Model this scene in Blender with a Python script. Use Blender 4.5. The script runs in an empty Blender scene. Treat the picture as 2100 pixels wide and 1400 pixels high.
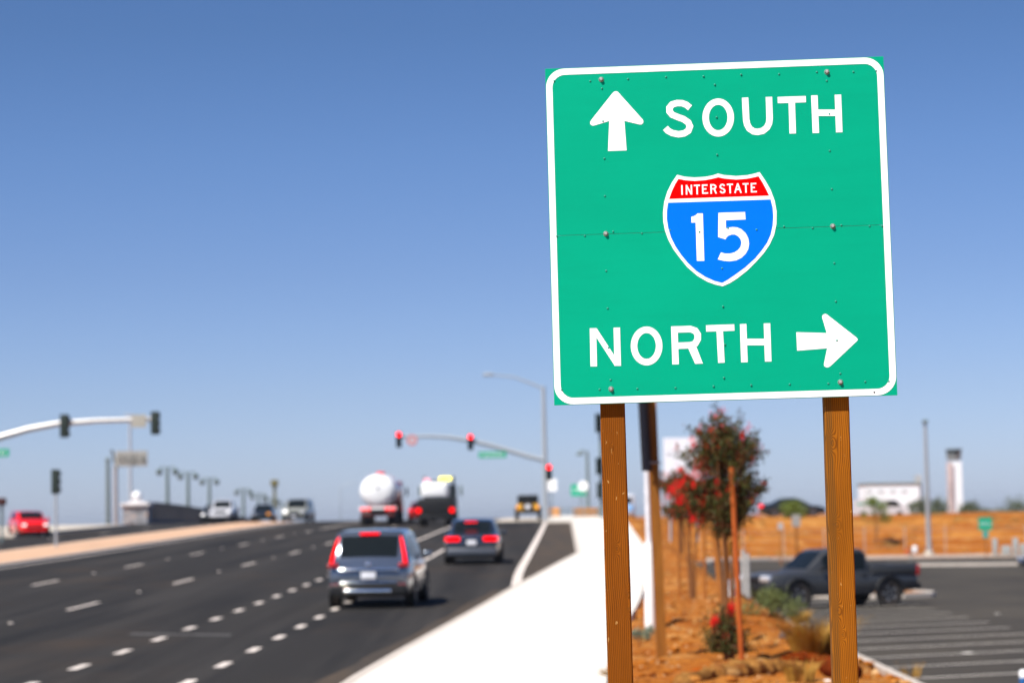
import bpy, bmesh, math, random
from mathutils import Vector, Matrix
random.seed(7)
R = math.radians
SC = bpy.context.scene
COL = SC.collection
# ---------------------------------------------------------------- camera, sky, sun, exposure
EYE = 2.25                       # height of the eye above the road datum
PITCH = math.atan(360 / 4958.3); ROLL = R(0.9)
cam_d = bpy.data.cameras.new('camera'); cam = bpy.data.objects.new('camera', cam_d); COL.objects.link(cam)
cam_d.lens = 85; cam_d.sensor_width = 36; cam_d.clip_end = 30000; cam_d.clip_start = 0.1
fx = Vector((0, math.cos(PITCH), math.sin(PITCH))); up0 = Vector((0, -math.sin(PITCH), math.cos(PITCH))); rt0 = Vector((1, 0, 0))
rt = rt0 * math.cos(ROLL) - up0 * math.sin(ROLL); up = rt0 * math.sin(ROLL) + up0 * math.cos(ROLL)
m = Matrix((rt, up, -fx)).transposed().to_4x4(); m.translation = Vector((0, 0, EYE)); cam.matrix_world = m
cam_d.dof.use_dof = True; cam_d.dof.focus_distance = 8.68; cam_d.dof.aperture_fstop = 3.5
SC.camera = cam
SUN_EL, SUN_OFF = 53, 42         # degrees; offset to the left of straight behind the camera
world = bpy.data.worlds.new('World'); SC.world = world; world.use_nodes = True
nt = world.node_tree; bg = nt.nodes['Background']
sky = nt.nodes.new('ShaderNodeTexSky'); sky.sky_type = 'NISHITA'; sky.sun_disc = False
sky.sun_elevation = R(SUN_EL); sky.sun_rotation = R(180 + SUN_OFF)
sky.altitude = 500; sky.air_density = 1.0; sky.dust_density = 0.6; sky.ozone_density = 2.5
hs = nt.nodes.new('ShaderNodeHueSaturation'); hs.inputs['Saturation'].default_value = 1.12
tcw = nt.nodes.new('ShaderNodeTexCoord'); spw = nt.nodes.new('ShaderNodeSeparateXYZ'); nt.links.new(tcw.outputs['Generated'], spw.inputs[0])
rw = nt.nodes.new('ShaderNodeValToRGB'); nt.links.new(spw.outputs['Z'], rw.inputs[0])       # dry desert air: bluer near the horizon
K_ = 1.5; stops = [(0.0, (.77, .9, 1.47)), (.052, (.69, .76, 1.14)), (.10, (.63, .69, 1.0)), (.15, (.585, .67, .94)), (.2, (.52, .61, .83)), (.6, (.5, .6, .85))]
el_ = rw.color_ramp.elements; el_[0].position = 0; el_[0].color = tuple(c / K_ for c in stops[0][1]) + (1,); el_[1].position = .6; el_[1].color = tuple(c / K_ for c in stops[-1][1]) + (1,)
for p_, c_ in stops[1:-1]: q_ = el_.new(p_); q_.color = tuple(c / K_ for c in c_) + (1,)
vm = nt.nodes.new('ShaderNodeVectorMath'); vm.operation = 'MULTIPLY'; vs_ = nt.nodes.new('ShaderNodeVectorMath'); vs_.operation = 'SCALE'; vs_.inputs['Scale'].default_value = K_
nt.links.new(sky.outputs[0], hs.inputs['Color']); nt.links.new(hs.outputs[0], vm.inputs[0]); nt.links.new(rw.outputs[0], vm.inputs[1]); nt.links.new(vm.outputs[0], vs_.inputs[0]); nt.links.new(vs_.outputs[0], bg.inputs[0])
bg.inputs[1].default_value = 0.0745
sd = bpy.data.lights.new('sun', 'SUN'); sun = bpy.data.objects.new('sun', sd); COL.objects.link(sun)
sd.energy = 5.0; sd.angle = R(0.5); sd.color = (1, 0.955, 0.88)
a, e = R(SUN_OFF), R(SUN_EL)
sun.rotation_euler = Vector((-math.sin(a) * math.cos(e), -math.cos(a) * math.cos(e), math.sin(e))).to_track_quat('Z', 'Y').to_euler()
SC.view_settings.view_transform = 'Standard'; SC.view_settings.look = 'None'; SC.view_settings.gamma = 1
SC.view_settings.exposure = 0.52
SC.render.engine = 'CYCLES'; SC.render.resolution_x = 1024; SC.render.resolution_y = 682

# ---------------------------------------------------------------- survey helpers
HEAD = 0.0198                    # heading of the road: metres right per metre forward
PROF = [(-20, -2.3), (0, -2.25), (20, -2.17), (35, -2.06), (50, -1.94), (68, -1.73), (82, -1.53), (97, -1.34), (112, -1.12), (126, -.91), (141, -.69),
        (159, -.44), (180, -.18), (200, -.06), (215, -.08), (232, -.32), (250, -.7), (300, -2.2), (400, -6), (700, -9)]
def lerp(tab, x):
    if x <= tab[0][0]: return tab[0][1]
    for (x0, y0), (x1, y1) in zip(tab, tab[1:]):
        if x <= x1: return y0 + (y1 - y0) * (x - x0) / (x1 - x0)
    return tab[-1][1]
def P(d): return (lerp(PROF, d - 4) + lerp(PROF, d) * 2 + lerp(PROF, d + 4)) / 4 + EYE     # road height
def W(s, d, z=0.0): return Vector((s + HEAD * d, d, z))
def G(s, d, dz=0.0): return Vector((s + HEAD * d, d, P(d) + dz))
def at(u, v, d):                 # surveyed point: bearing and elevation angle, distance ahead
    x = (u - 1050) / 4958.3; y = (700 - v) / 4958.3
    v3 = fx + rt * x + up * y
    return Vector((0, 0, EYE)) + v3 * (d / v3.y)
def sm(a, b, x):
    t = min(1, max(0, (x - a) / (b - a))); return t * t * (3 - 2 * t)
LOT = EYE - 2.9
KERB = [(-20, -3.9), (0, -3.55), (31, -2.69), (36, -2.47), (42, -2.18), (60, -1.28), (76, -.32), (87.5, .40), (89, .47), (160, .5), (162, -1.1), (420, -1.1)]
WALKR = [(-20, -.1), (0, -.1), (15, .0), (29, .5), (35, .61), (50, 1.53), (81, 3.0), (147, 4.0), (420, 4.2)]
def hsh(x, y):
    v = math.sin(x * 127.1 + y * 311.7) * 43758.5453; return v - math.floor(v)
def vn(x, y):
    i, j = math.floor(x), math.floor(y); fx_, fy_ = x - i, y - j
    fx_ = fx_ * fx_ * (3 - 2 * fx_); fy_ = fy_ * fy_ * (3 - 2 * fy_)
    return (hsh(i, j) * (1 - fx_) + hsh(i + 1, j) * fx_) * (1 - fy_) + (hsh(i, j + 1) * (1 - fx_) + hsh(i + 1, j + 1) * fx_) * fy_
def fb(x, y): return vn(x, y) * .55 + vn(x * 2.3 + 7, y * 2.3) * .3 + vn(x * 5.1, y * 5.1 + 3) * .15
def H(s, d):                     # natural ground
    p = P(d)
    wr = lerp(WALKR, d)
    if s < wr - .02:
        if s > -44: return p - .28
        low = EYE - 6
        return (p - .28) + (low - (p - .28)) * sm(-44, -75, s) if False else (p - .28) * (1 - sm(44, 75, -s)) + low * sm(44, 75, -s)
    verge = p + .1 + (fb(s * 1.1, d * .5) - .5) * .3 + (fb(s * 3.3, d * 2.6) - .5) * .16
    plain = EYE - .34 - 1.2 * sm(200, 500, d) + (fb(s * .09, d * .2) - .5) * .45
    plain -= .9 * sm(500, 3000, d)
    bank = sm(156, 171, d + (fb(s * .2, 3) - .5) * 5)
    lot = LOT - .02 if s < 60 else LOT
    right = lot * (1 - bank) + plain * bank
    edge0, edge1 = 3.7, 5.5
    if d > 60: edge0 = 3.7 + (d - 60) * .012; edge1 = 5.5
    k = sm(edge0, edge1 + .1, s) if edge0 < edge1 else (1 if s > edge1 else 0)
    far = sm(205, 330, d)
    right = right * (1 - far * (1 - sm(4, 40, s))) + min(right, p) * far * (1 - sm(4, 40, s))
    return verge * (1 - k) + right * k + (fb(s * .5, d * .7) - .5) * .9 * k * (1 if (154 < d < 172) else 0)

# ---------------------------------------------------------------- mesh helpers
class MB:
    def __init__(self): self.v = []; self.f = []
    def add(self, vs, fs):
        n = len(self.v); self.v += [tuple(v) for v in vs]; self.f += [tuple(i + n for i in f) for f in fs]; return self
    def box(self, c, s, rot=None):
        x, y, z = s[0] / 2, s[1] / 2, s[2] / 2
        vs = [Vector((a * x, b * y, c_ * z)) for a in (-1, 1) for b in (-1, 1) for c_ in (-1, 1)]
        if rot: vs = [rot @ v for v in vs]
        return self.add([v + Vector(c) for v in vs], [(0, 1, 3, 2), (4, 6, 7, 5), (0, 4, 5, 1), (2, 3, 7, 6), (0, 2, 6, 4), (1, 5, 7, 3)])
    def rbox(self, c, s, b=.02, rot=None):      # box with chamfered edges
        bm = bmesh.new(); bmesh.ops.create_cube(bm, size=1)
        for v in bm.verts: v.co = Vector((v.co.x * s[0], v.co.y * s[1], v.co.z * s[2]))
        b = min(b, min(s) * .45)
        bmesh.ops.bevel(bm, geom=bm.edges[:] + bm.verts[:], offset=b, segments=2, affect='EDGES', profile=.6)
        bm.verts.index_update()
        vs = [(rot @ v.co if rot else v.co) + Vector(c) for v in bm.verts]
        self.add(vs, [[v.index for v in f.verts] for f in bm.faces]); bm.free(); return self
    def tube(self, pts, r, n=10, cap=True):
        pts = [Vector(p) for p in pts]; rs = r if isinstance(r, (list, tuple)) else [r] * len(pts)
        base = len(self.v); T0 = None
        for i, p in enumerate(pts):
            t = (pts[min(i + 1, len(pts) - 1)] - pts[max(i - 1, 0)]).normalized()
            if T0 is None:
                a_ = t.orthogonal().normalized()
            else:
                a_ = (a_ - t * a_.dot(t)).normalized()
            T0 = t; b_ = t.cross(a_)
            for k in range(n):
                an = 2 * math.pi * k / n
                self.v.append(tuple(p + (a_ * math.cos(an) + b_ * math.sin(an)) * rs[i]))
        for i in range(len(pts) - 1):
            for k in range(n):
                q = base + i * n; self.f.append((q + k, q + (k + 1) % n, q + n + (k + 1) % n, q + n + k))
        if cap:
            self.f.append(tuple(base + k for k in range(n))[::-1]); self.f.append(tuple(base + (len(pts) - 1) * n + k for k in range(n)))
        return self
    def lathe(self, prof, c, axis='Z', n=24):   # prof: (radius, height)
        base = len(self.v); c = Vector(c)
        for (r, h) in prof:
            for k in range(n):
                an = 2 * math.pi * k / n; x, y = r * math.cos(an), r * math.sin(an)
                o = {'Z': (x, y, h), 'X': (h, x, y), 'Y': (x, h, y)}[axis]
                self.v.append(tuple(c + Vector(o)))
        for i in range(len(prof) - 1):
            for k in range(n):
                q = base + i * n; self.f.append((q + k, q + (k + 1) % n, q + n + (k + 1) % n, q + n + k))
        return self
    def prism(self, poly, fn, t0, t1):          # poly in 2D, fn(a,b,t)->3D
        n = len(poly); base = [fn(a_, b_, t0) for a_, b_ in poly] + [fn(a_, b_, t1) for a_, b_ in poly]
        fs = [tuple(range(n)), tuple(range(2 * n - 1, n - 1, -1))] + [(i, i + n, (i + 1) % n + n, (i + 1) % n) for i in range(n)]
        return self.add(base, fs)
    def build(self, name, mat, parent=None, smooth=False, loc=None):
        me = bpy.data.meshes.new(name); me.from_pydata(self.v, [], self.f); me.update()
        bm = bmesh.new(); bm.from_mesh(me); bmesh.ops.recalc_face_normals(bm, faces=bm.faces[:]); bm.to_mesh(me); bm.free()
        if smooth:
            me.polygons.foreach_set('use_smooth', [True] * len(me.polygons))
            try: me.set_sharp_from_angle(angle=R(smooth if smooth is not True else 40))
            except Exception: pass
        me.materials.append(mat)
        o = bpy.data.objects.new(name, me); COL.objects.link(o)
        if parent: o.parent = parent
        if loc is not None: o.location = loc
        return o
def tag(o, label=None, cat=None, group=None, kind=None):
    if label: o['label'] = label
    if cat: o['category'] = cat
    if group: o['group'] = group
    if kind: o['kind'] = kind
    return o
def thing(name, label, cat, loc=(0, 0, 0), rz=0, group=None):
    o = bpy.data.objects.new(name, None); COL.objects.link(o); o.location = loc; o.rotation_euler = (0, 0, rz); o.empty_display_size = .2
    return tag(o, label, cat, group)
KIDS = {}
def kids(o): return [c for c in bpy.data.objects if c.parent == o]
def copy_tree(o, parent=None):
    c = o.copy(); COL.objects.link(c); c.parent = parent
    for ch in kids(o): copy_tree(ch, c)
    return c

# ---------------------------------------------------------------- materials
MATS = {}
def mat(name, col, rough=.6, metal=0, var=.12, scale=8, bump=0, emit=None, coat=0, spec=.3, stretch=(1, 1, 1), col2=None, coords='Object'):
    if name in MATS: return MATS[name]
    m = bpy.data.materials.new(name); m.use_nodes = True; N = m.node_tree.nodes; L = m.node_tree.links; b = N['Principled BSDF']
    b.inputs['Roughness'].default_value = rough; b.inputs['Metallic'].default_value = metal
    b.inputs['Coat Weight'].default_value = coat; b.inputs['Coat Roughness'].default_value = .05; b.inputs['Specular IOR Level'].default_value = spec
    tc = N.new('ShaderNodeTexCoord'); mp = N.new('ShaderNodeMapping'); mp.inputs['Scale'].default_value = stretch
    L.new(tc.outputs[coords], mp.inputs[0])
    no = N.new('ShaderNodeTexNoise'); no.inputs['Scale'].default_value = scale; no.inputs['Detail'].default_value = 6; no.inputs['Roughness'].default_value = .6
    L.new(mp.outputs[0], no.inputs['Vector'])
    rp = N.new('ShaderNodeValToRGB'); rp.color_ramp.elements[0].position = .3; rp.color_ramp.elements[1].position = .7
    c2 = col2 or tuple(min(1, c * (1 + var)) for c in col); c1 = col if col2 else tuple(c * (1 - var) for c in col)
    rp.color_ramp.elements[0].color = (*c1, 1); rp.color_ramp.elements[1].color = (*c2, 1)
    L.new(no.outputs['Fac'], rp.inputs[0]); L.new(rp.outputs[0], b.inputs['Base Color'])
    if bump:
        bp = N.new('ShaderNodeBump'); bp.inputs['Strength'].default_value = bump; bp.inputs['Distance'].default_value = .02
        L.new(no.outputs['Fac'], bp.inputs['Height']); L.new(bp.outputs[0], b.inputs['Normal'])
    if emit:
        b.inputs['Emission Color'].default_value = (*emit[0], 1); b.inputs['Emission Strength'].default_value = emit[1]
    MATS[name] = m; m['nodes'] = 1
    return m
def mix_noise(m, scale, col, lo, hi, stretch=(1, 1, 1), detail=5, rough=.6, amount=1.0):
    """lay a second colour over the base colour where a noise is high (stains, patches with a shape of their own)"""
    N = m.node_tree.nodes; L = m.node_tree.links; b = N['Principled BSDF']
    src = b.inputs['Base Color'].links[0].from_socket
    tc = N.new('ShaderNodeTexCoord'); mp = N.new('ShaderNodeMapping'); mp.inputs['Scale'].default_value = stretch; L.new(tc.outputs['Object'], mp.inputs[0])
    no = N.new('ShaderNodeTexNoise'); no.inputs['Scale'].default_value = scale; no.inputs['Detail'].default_value = detail; no.inputs['Roughness'].default_value = rough
    L.new(mp.outputs[0], no.inputs['Vector'])
    mr = N.new('ShaderNodeMapRange'); mr.inputs['From Min'].default_value = lo; mr.inputs['From Max'].default_value = hi; mr.inputs['To Max'].default_value = amount
    L.new(no.outputs['Fac'], mr.inputs[0])
    mx = N.new('ShaderNodeMix'); mx.data_type = 'RGBA'; mx.inputs['B'].default_value = (*col, 1)
    L.new(mr.outputs[0], mx.inputs['Factor']); L.new(src, mx.inputs['A']); L.new(mx.outputs['Result'], b.inputs['Base Color'])
    return m
asphalt = mat('asphalt', (.026, .0235, .021), .92, var=.22, scale=60, bump=.25, spec=.15)
mix_noise(asphalt, .5, (.040, .036, .032), .44, .6, (1.6, .04, 1), amount=.8)
mix_noise(asphalt, .35, (.0135, .013, .0125), .5, .64, (2.2, .09, 1), amount=.75)
mix_noise(asphalt, .22, (.06, .041, .026), .54, .72, (1, .4, 1), amount=.55)
lot_asphalt = mat('worn_asphalt', (.062, .054, .043), .92, var=.18, scale=40, bump=.2, spec=.15)
mix_noise(lot_asphalt, .12, (.036, .032, .028), .4, .62, (1, .6, 1), amount=.85)
mix_noise(lot_asphalt, 1.5, (.09, .075, .055), .5, .75, (.35, 1, 1), amount=.6)
concrete = mat('pale_concrete', (.68, .64, .57), .85, var=.05, scale=3, bump=.05)
mix_noise(concrete, 1.2, (.5, .44, .35), .55, .8, amount=.5)
kerbm = mat('kerb_concrete', (.5, .44, .38), .85, var=.08, scale=2)
pinkc = mat('median_concrete', (.56, .35, .22), .85, var=.12, scale=2, bump=.1)
beige = mat('beige_concrete', (.52, .46, .38), .85, var=.1, scale=1)
paint = mat('road_paint', (.68, .6, .53), .7, var=.18, scale=9)
mix_noise(paint, 25, (.3, .27, .24), .6, .75, amount=.6)
lotpaint = mat('lot_paint', (.62, .57, .5), .7, var=.25, scale=4)
dirt = mat('orange_dirt', (.31, .095, .012), .95, scale=1.4, bump=.8, col2=(.42, .155, .024), spec=.05)
mix_noise(dirt, 9, (.1, .026, .006), .5, .62, amount=.85)
mix_noise(dirt, 2.2, (.6, .33, .11), .54, .68, (.5, 1.6, 1), amount=.75)
mix_noise(dirt, .22, (.25, .065, .008), .48, .62, (.5, 1.4, 1), amount=.7)
mix_noise(dirt, 38, (.6, .35, .14), .64, .74, amount=.5)
mix_noise(dirt, 1.0, (.5, .24, .06), .5, .62, (.1, .06, 1.7), amount=.55)
mix_noise(dirt, 1.3, (.2, .05, .007), .54, .66, (.12, .07, 1.5), amount=.6)
steel = mat('galvanised_steel', (.5, .5, .49), .45, .6, var=.08, scale=4)
lightgrey = mat('light_grey_metal', (.34, .37, .4), .5, .0, var=.06)
greypole = mat('grey_pole_paint', (.16, .2, .2), .6, var=.1)
darkgreen = mat('dark_green_housing', (.015, .025, .02), .6, var=.2)
black = mat('black_plastic', (.012, .012, .013), .55, var=.3)
rubber = mat('tyre_rubber', (.04, .034, .03), .85, var=.3, scale=20)
rimm = mat('alloy_rim', (.4, .4, .42), .3, .9, var=.05)
rimdark = mat('dark_rim', (.24, .24, .25), .4, .6, var=.1)
glass = mat('tinted_glass', (.008, .011, .012), .1, 0, var=.1, spec=.22)
chrome = mat('chrome', (.75, .76, .78), .12, 1, var=.03)
white = mat('white_paint', (.88, .88, .87), .4, var=.03, coat=.4)
signwhite = mat('sign_white', (.95, .95, .94), .5, var=.02, scale=3)
signgreen = mat('sign_green', (.0, .355, .2), .5, var=.05, scale=1.3, stretch=(1, 1, 3), spec=.06)
mix_noise(signgreen, 3, (.0, .33, .185), .5, .8, (1, 1, 9), amount=.6)
signblue = mat('sign_blue', (.0, .165, .8), .45, var=.03, spec=.06)
signred = mat('sign_red', (.95, .0, .0), .45, var=.03, spec=.05)
plategreen = mat('street_sign_green', (.0, .36, .2), .5, var=.05)
redlamp = mat('red_lamp_lit', (.5, .0, .0), .6, spec=0, emit=((1, 0, 0), 4.5))
brake = mat('brake_light_lit', (.4, .0, .0), .6, spec=0, emit=((1, 0, 0), 1.4))
redlens = mat('red_lens', (.35, .01, .01), .2, coat=1)
amber = mat('amber_lamp', (.8, .3, .02), .3, emit=((1, .4, .02), .6), coat=1)
yellowlamp = mat('yellow_beacon_lit', (.9, .7, .05), .3, emit=((1, .85, .05), 3))
headlamp = mat('headlamp', (.8, .8, .8), .08, .5, var=.02, coat=1)
headlit = mat('headlamp_lit', (.8, .8, .8), .1, emit=((1, .95, .88), 1.0))
plate_m = mat('licence_plate', (.75, .75, .78), .4, var=.05)
def wood_mat(name, c1, c2, seed, knots=(), band=None):
    """sawn timber: straight fine grain, knots given as (x, z, size), optional darker weathered band left of x = band"""
    m = bpy.data.materials.new(name); m.use_nodes = True; N = m.node_tree.nodes; L = m.node_tree.links; b = N['Principled BSDF']
    b.inputs['Roughness'].default_value = .85; b.inputs['Specular IOR Level'].default_value = .12
    tc = N.new('ShaderNodeTexCoord'); mp = N.new('ShaderNodeMapping'); L.new(tc.outputs['Object'], mp.inputs[0])
    sep = N.new('ShaderNodeSeparateXYZ'); L.new(mp.outputs[0], sep.inputs[0])
    def M_(op, a_, b_=None, c_=None):
        n = N.new('ShaderNodeMath'); n.operation = op
        for i, x in enumerate((a_, b_, c_)):
            if x is None: continue
            if isinstance(x, (int, float)): n.inputs[i].default_value = x
            else: L.new(x, n.inputs[i])
        return n.outputs[0]
    def noise(scale, st, det=3, loc=0):
        q = N.new('ShaderNodeMapping'); q.inputs['Scale'].default_value = st; q.inputs['Location'].default_value = (seed + loc, 0, seed * 2.3); L.new(mp.outputs[0], q.inputs[0])
        n = N.new('ShaderNodeTexNoise'); n.inputs['Scale'].default_value = scale; n.inputs['Detail'].default_value = det; L.new(q.outputs[0], n.inputs['Vector']); return n.outputs['Fac']
    x = M_('ADD', sep.outputs['X'], M_('MULTIPLY', sep.outputs['Y'], .8)); z = sep.outputs['Z']
    ph = M_('ADD', M_('MULTIPLY', x, 900.0), M_('MULTIPLY', noise(3.2, (1.3, 1.3, .8), 2), 46.0))
    dark = None
    for kx, kz, ks in knots:
        dx = M_('DIVIDE', M_('SUBTRACT', sep.outputs['X'], kx), ks); dz = M_('DIVIDE', M_('SUBTRACT', z, kz), ks * 2.4)
        r2 = M_('ADD', M_('MULTIPLY', dx, dx), M_('MULTIPLY', dz, dz))
        kk = M_('EXPONENT', M_('MULTIPLY', r2, -.22)); ph = M_('ADD', ph, M_('MULTIPLY', kk, 24.0))
        d_ = M_('EXPONENT', M_('MULTIPLY', M_('ADD', M_('MULTIPLY', dx, dx), M_('MULTIPLY', M_('MULTIPLY', dz, dz), 5.0)), -2.6)); dark = d_ if dark is None else M_('MAXIMUM', dark, d_)
    line = M_('POWER', M_('ADD', M_('MULTIPLY', M_('SINE', ph), .5), .5), 1.8)
    f = M_('ADD', M_('MULTIPLY', line, .42), M_('ADD', M_('MULTIPLY', noise(330, (1, 1, .025), 2), .34), M_('MULTIPLY', noise(14, (1.5, 1.5, .22), 4, 3), .34)))
    rp = N.new('ShaderNodeValToRGB'); rp.color_ramp.elements[0].position = .28; rp.color_ramp.elements[1].position = .88
    rp.color_ramp.elements[0].color = (*c1, 1); rp.color_ramp.elements[1].color = (*c2, 1); L.new(f, rp.inputs[0]); out = rp.outputs[0]
    def over(fac, col):
        nonlocal out
        mx = N.new('ShaderNodeMix'); mx.data_type = 'RGBA'; mx.inputs['B'].default_value = (*col, 1); L.new(fac, mx.inputs['Factor']); L.new(out, mx.inputs['A']); out = mx.outputs['Result']
    def mrange(v, a_, b_, t):
        mr = N.new('ShaderNodeMapRange'); mr.inputs['From Min'].default_value = a_; mr.inputs['From Max'].default_value = b_; mr.inputs['To Max'].default_value = t; L.new(v, mr.inputs[0]); return mr.outputs[0]
    over(mrange(noise(4, (2, 2, .6), 4, 7), .48, .68, .55), tuple(c * .62 for c in c1))
    over(mrange(noise(60, (1, 1, .5), 3, 11), .7, .74, .8), (.45, .24, .07))
    if band is not None:
        xx = M_('ADD', M_('SUBTRACT', band, sep.outputs['X']), M_('MULTIPLY', M_('SUBTRACT', noise(6, (1, 1, .6), 2, 5), .5), .03))
        over(M_('MULTIPLY', mrange(xx, -.001, .004, .62), M_('ADD', M_('MULTIPLY', line, .5), .5)), (.085, .05, .014))
    if dark is not None: over(M_('MULTIPLY', dark, .7), (.12, .05, .012))
    L.new(out, b.inputs['Base Color'])
    bp = N.new('ShaderNodeBump'); bp.inputs['Strength'].default_value = .6; bp.inputs['Distance'].default_value = .0015
    L.new(M_('MULTIPLY', f, -1), bp.inputs['Height']); L.new(bp.outputs[0], b.inputs['Normal'])
    return m
wood1 = wood_mat('treated_timber', (.28, .078, .003), (.085, .021, .001), 0.3, [(0, -1.127, .004), (.036, -1.34, .006), (-.01, -.77, .0025), (.036, -1.29, .005)])
wood2 = wood_mat('treated_timber_knotty', (.37, .118, .005), (.12, .033, .002), 1.7, [(-.022, -.772, .006), (-.026, -1.06, .005), (-.012, -1.067, .0055), (-.02, -1.365, .0055), (-.006, -1.45, .004)], band=-.016)
stakem = mat('stake_timber', (.32, .11, .018), .85, var=.3, scale=6, stretch=(6, 6, 1))
redstake = mat('red_stake_timber', (.4, .085, .012), .85, var=.25, scale=6, stretch=(6, 6, 1))

# ---------------------------------------------------------------- the setting
def strip(name, m_, L_, Rr, ds, dz=0.0, th=.25, fn=P, parent=None, kind='structure'):
    mb = MB(); n = 0
    lf = L_ if callable(L_) else (lambda d: L_); rf = Rr if callable(Rr) else (lambda d: Rr)
    for d in ds:
        z = fn(d) + dz; l, r_ = W(lf(d), d, z), W(rf(d), d, z)
        mb.v += [tuple(l), tuple(r_), (r_.x, r_.y, z - th), (l.x, l.y, z - th)]
    n = len(ds)
    for i in range(n - 1):
        q = i * 4
        for k in range(4): mb.f.append((q + k, q + (k + 1) % 4, q + 4 + (k + 1) % 4, q + 4 + k))
    mb.f += [(0, 1, 2, 3), tuple(4 * n - 4 + k for k in (3, 2, 1, 0))]
    o = mb.build(name, m_, parent)
    if kind and not parent: tag(o, kind=kind)
    return o
def rng(a_, b_, st):
    n = max(1, int(round((b_ - a_) / st))); return [a_ + (b_ - a_) * i / n for i in range(n + 1)]
Sg = [-9000, -3000, -1000, -400, -150, -90, -75, -68, -60, -52, -46, -44, -43.9, -20, -4] + rng(-1.2, 7.2, .24) + rng(7.7, 60, 1.6) + [75, 110, 200, 500, 1200, 3000, 9000]
Dg = [-60, -20, -5] + rng(0, 16, 2) + rng(17, 60, .4) + rng(61, 150, 2) + rng(151, 178, .9) + rng(181, 330, 6) + [400, 500, 700, 1000, 2000, 4000, 9000]
gm = MB()
for d in Dg:
    wr = lerp(WALKR, d)
    for s in Sg: gm.v.append(tuple(W(s, d, H(s, d) if abs(s) < 5000 else H(math.copysign(5000, s), d))))
ns = len(Sg)
for i in range(len(Dg) - 1):
    for j in range(ns - 1):
        q = i * ns + j; gm.f.append((q, q + 1, q + ns + 1, q + ns))
tag(gm.build('ground', dirt, smooth=180), kind='structure')
kerb = lambda d: lerp(KERB, d)
walk = lambda d: lerp(WALKR, d)
DR = sorted(set(rng(-20, 340, 4) + [31, 36, 42, 87.5, 89, 160, 162]))
strip('road', asphalt, -36.0, kerb, DR)
strip('kerb', kerbm, kerb, lambda d: kerb(d) + .16, DR, .13, .3)
strip('pavement', concrete, lambda d: kerb(d) + .163, walk, DR, .135, .5)
strip('median_strip', pinkc, -24.3, -20.35, rng(60, 184, 4), .10, .3)
strip('median_kerb', kerbm, -20.347, -20.05, rng(60, 184, 4), .09, .3)
strip('median_kerb', kerbm, -24.6, -24.303, rng(60, 184, 4), .09, .3)
strip('pavement', beige, -44.0, -31.5, rng(139, 176, 6), .16, .5)
mk = MB()
def mark(mb, s0, s1, d0, d1, dz=.004, fn=P):
    ds = rng(d0, d1, 3); b0 = len(mb.v)
    for d in ds: mb.v += [tuple(W(s0, d, fn(d) + dz)), tuple(W(s1, d, fn(d) + dz))]
    for i in range(len(ds) - 1): mb.f.append((b0 + 2 * i, b0 + 2 * i + 1, b0 + 2 * i + 3, b0 + 2 * i + 2))
for s in (-4.94, -7.02):
    d = 27.7
    while d < (80 if s > -5 else 78): mark(mk, s - .075, s + .075, d, d + 1.15); d += 3.45
    mark(mk, s - .075, s + .075, 84, 205)
for s, ph in ((-11.02, 2.2), (-15.1, 2.6)):
    for k in range(1, 12):
        d = k * 14.63 + ph - 5
        if s < -15 and d > 150: continue
        mark(mk, s - .06, s + .06, d - 3.66 / 2, d + 3.66 / 2)
mark(mk, -15.17, -15.03, 152, 205)
mark(mk, -19.75, -19.62, 60, 184); mark(mk, -25.1, -24.97, 60, 184)
for k in range(4, 16): mark(mk, -28.06, -27.94, k * 14.63, k * 14.63 + 3.66)
EL = [(60.6, -1.18), (65, -1.27), (71, -1.33), (78, -1.34), (86, -1.31), (102, -1.28), (125, -1.22), (168, -1.15)]
b0 = len(mk.v); dd_ = rng(60.6, 168, 1.5)
for d in dd_:
    c_ = lerp(EL, d); mk.v += [tuple(W(c_ - .13, d, P(d) + .008)), tuple(W(c_ + .13, d, P(d) + .008))]
for i in range(len(dd_) - 1): mk.f.append((b0 + 2 * i, b0 + 2 * i + 1, b0 + 2 * i + 3, b0 + 2 * i + 2))
dusty = mat('dusty_asphalt', (.062, .052, .044), .95, var=.2, scale=30, spec=.05); mix_noise(dusty, 1.2, (.1, .072, .05), .45, .65, (1, .3, 1), amount=.7)
mbd = MB(); dd_ = rng(20, 161, 1)
for d in dd_:
    k_ = kerb(d); l_ = k_ - (.38 + .25 * fb(d * .35, 2)) if d < 62 else max(lerp(EL, d) + .13, k_ - 2.5)
    mbd.v += [tuple(W(l_, d, P(d) + .004)), tuple(W(k_ + .01, d, P(d) + .004))]
for i in range(len(dd_) - 1): mbd.f.append((2 * i, 2 * i + 1, 2 * i + 3, 2 * i + 2))
tag(mbd.build('road_shoulder', dusty), kind='structure')
mbd = MB(); mark(mbd, -4.7, -1.2, 169, 206, .012); tag(mbd.build('crossing_apron', beige), kind='structure')
mbd = MB()
for k in range(70):
    d = 20 + k * 2.4; q0, q1 = W(kerb(d) + .17, d, P(d) + .138), W(walk(d) - .01, d, P(d) + .138); mbd.add([q0 + Vector((0, -.006, 0)), q1 + Vector((0, -.006, 0)), q1 + Vector((0, .006, 0)), q0 + Vector((0, .006, 0))], [(0, 1, 2, 3)])
tag(mbd.build('pavement_joints', mat('joint_grey', (.25, .22, .19), .9)), kind='structure')
tag(mk.build('road_markings', paint), kind='structure')
rm = MB()
for s, ph in ((-11.02, 2.2), (-15.1, 2.6)):
    for k in range(1, 11):
        c0 = G(s, k * 14.63 + ph - 5 + 7.3, .004); rm.lathe([(.055, 0), (.052, .012), (.03, .02), (.001, .022)], c0, n=10)
proto = None
tag(rm.build('lane_reflectors', paint), kind='structure')
scuff = mat('scuffed_asphalt', (.1, .095, .09), .9, var=.4, scale=6)
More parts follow.
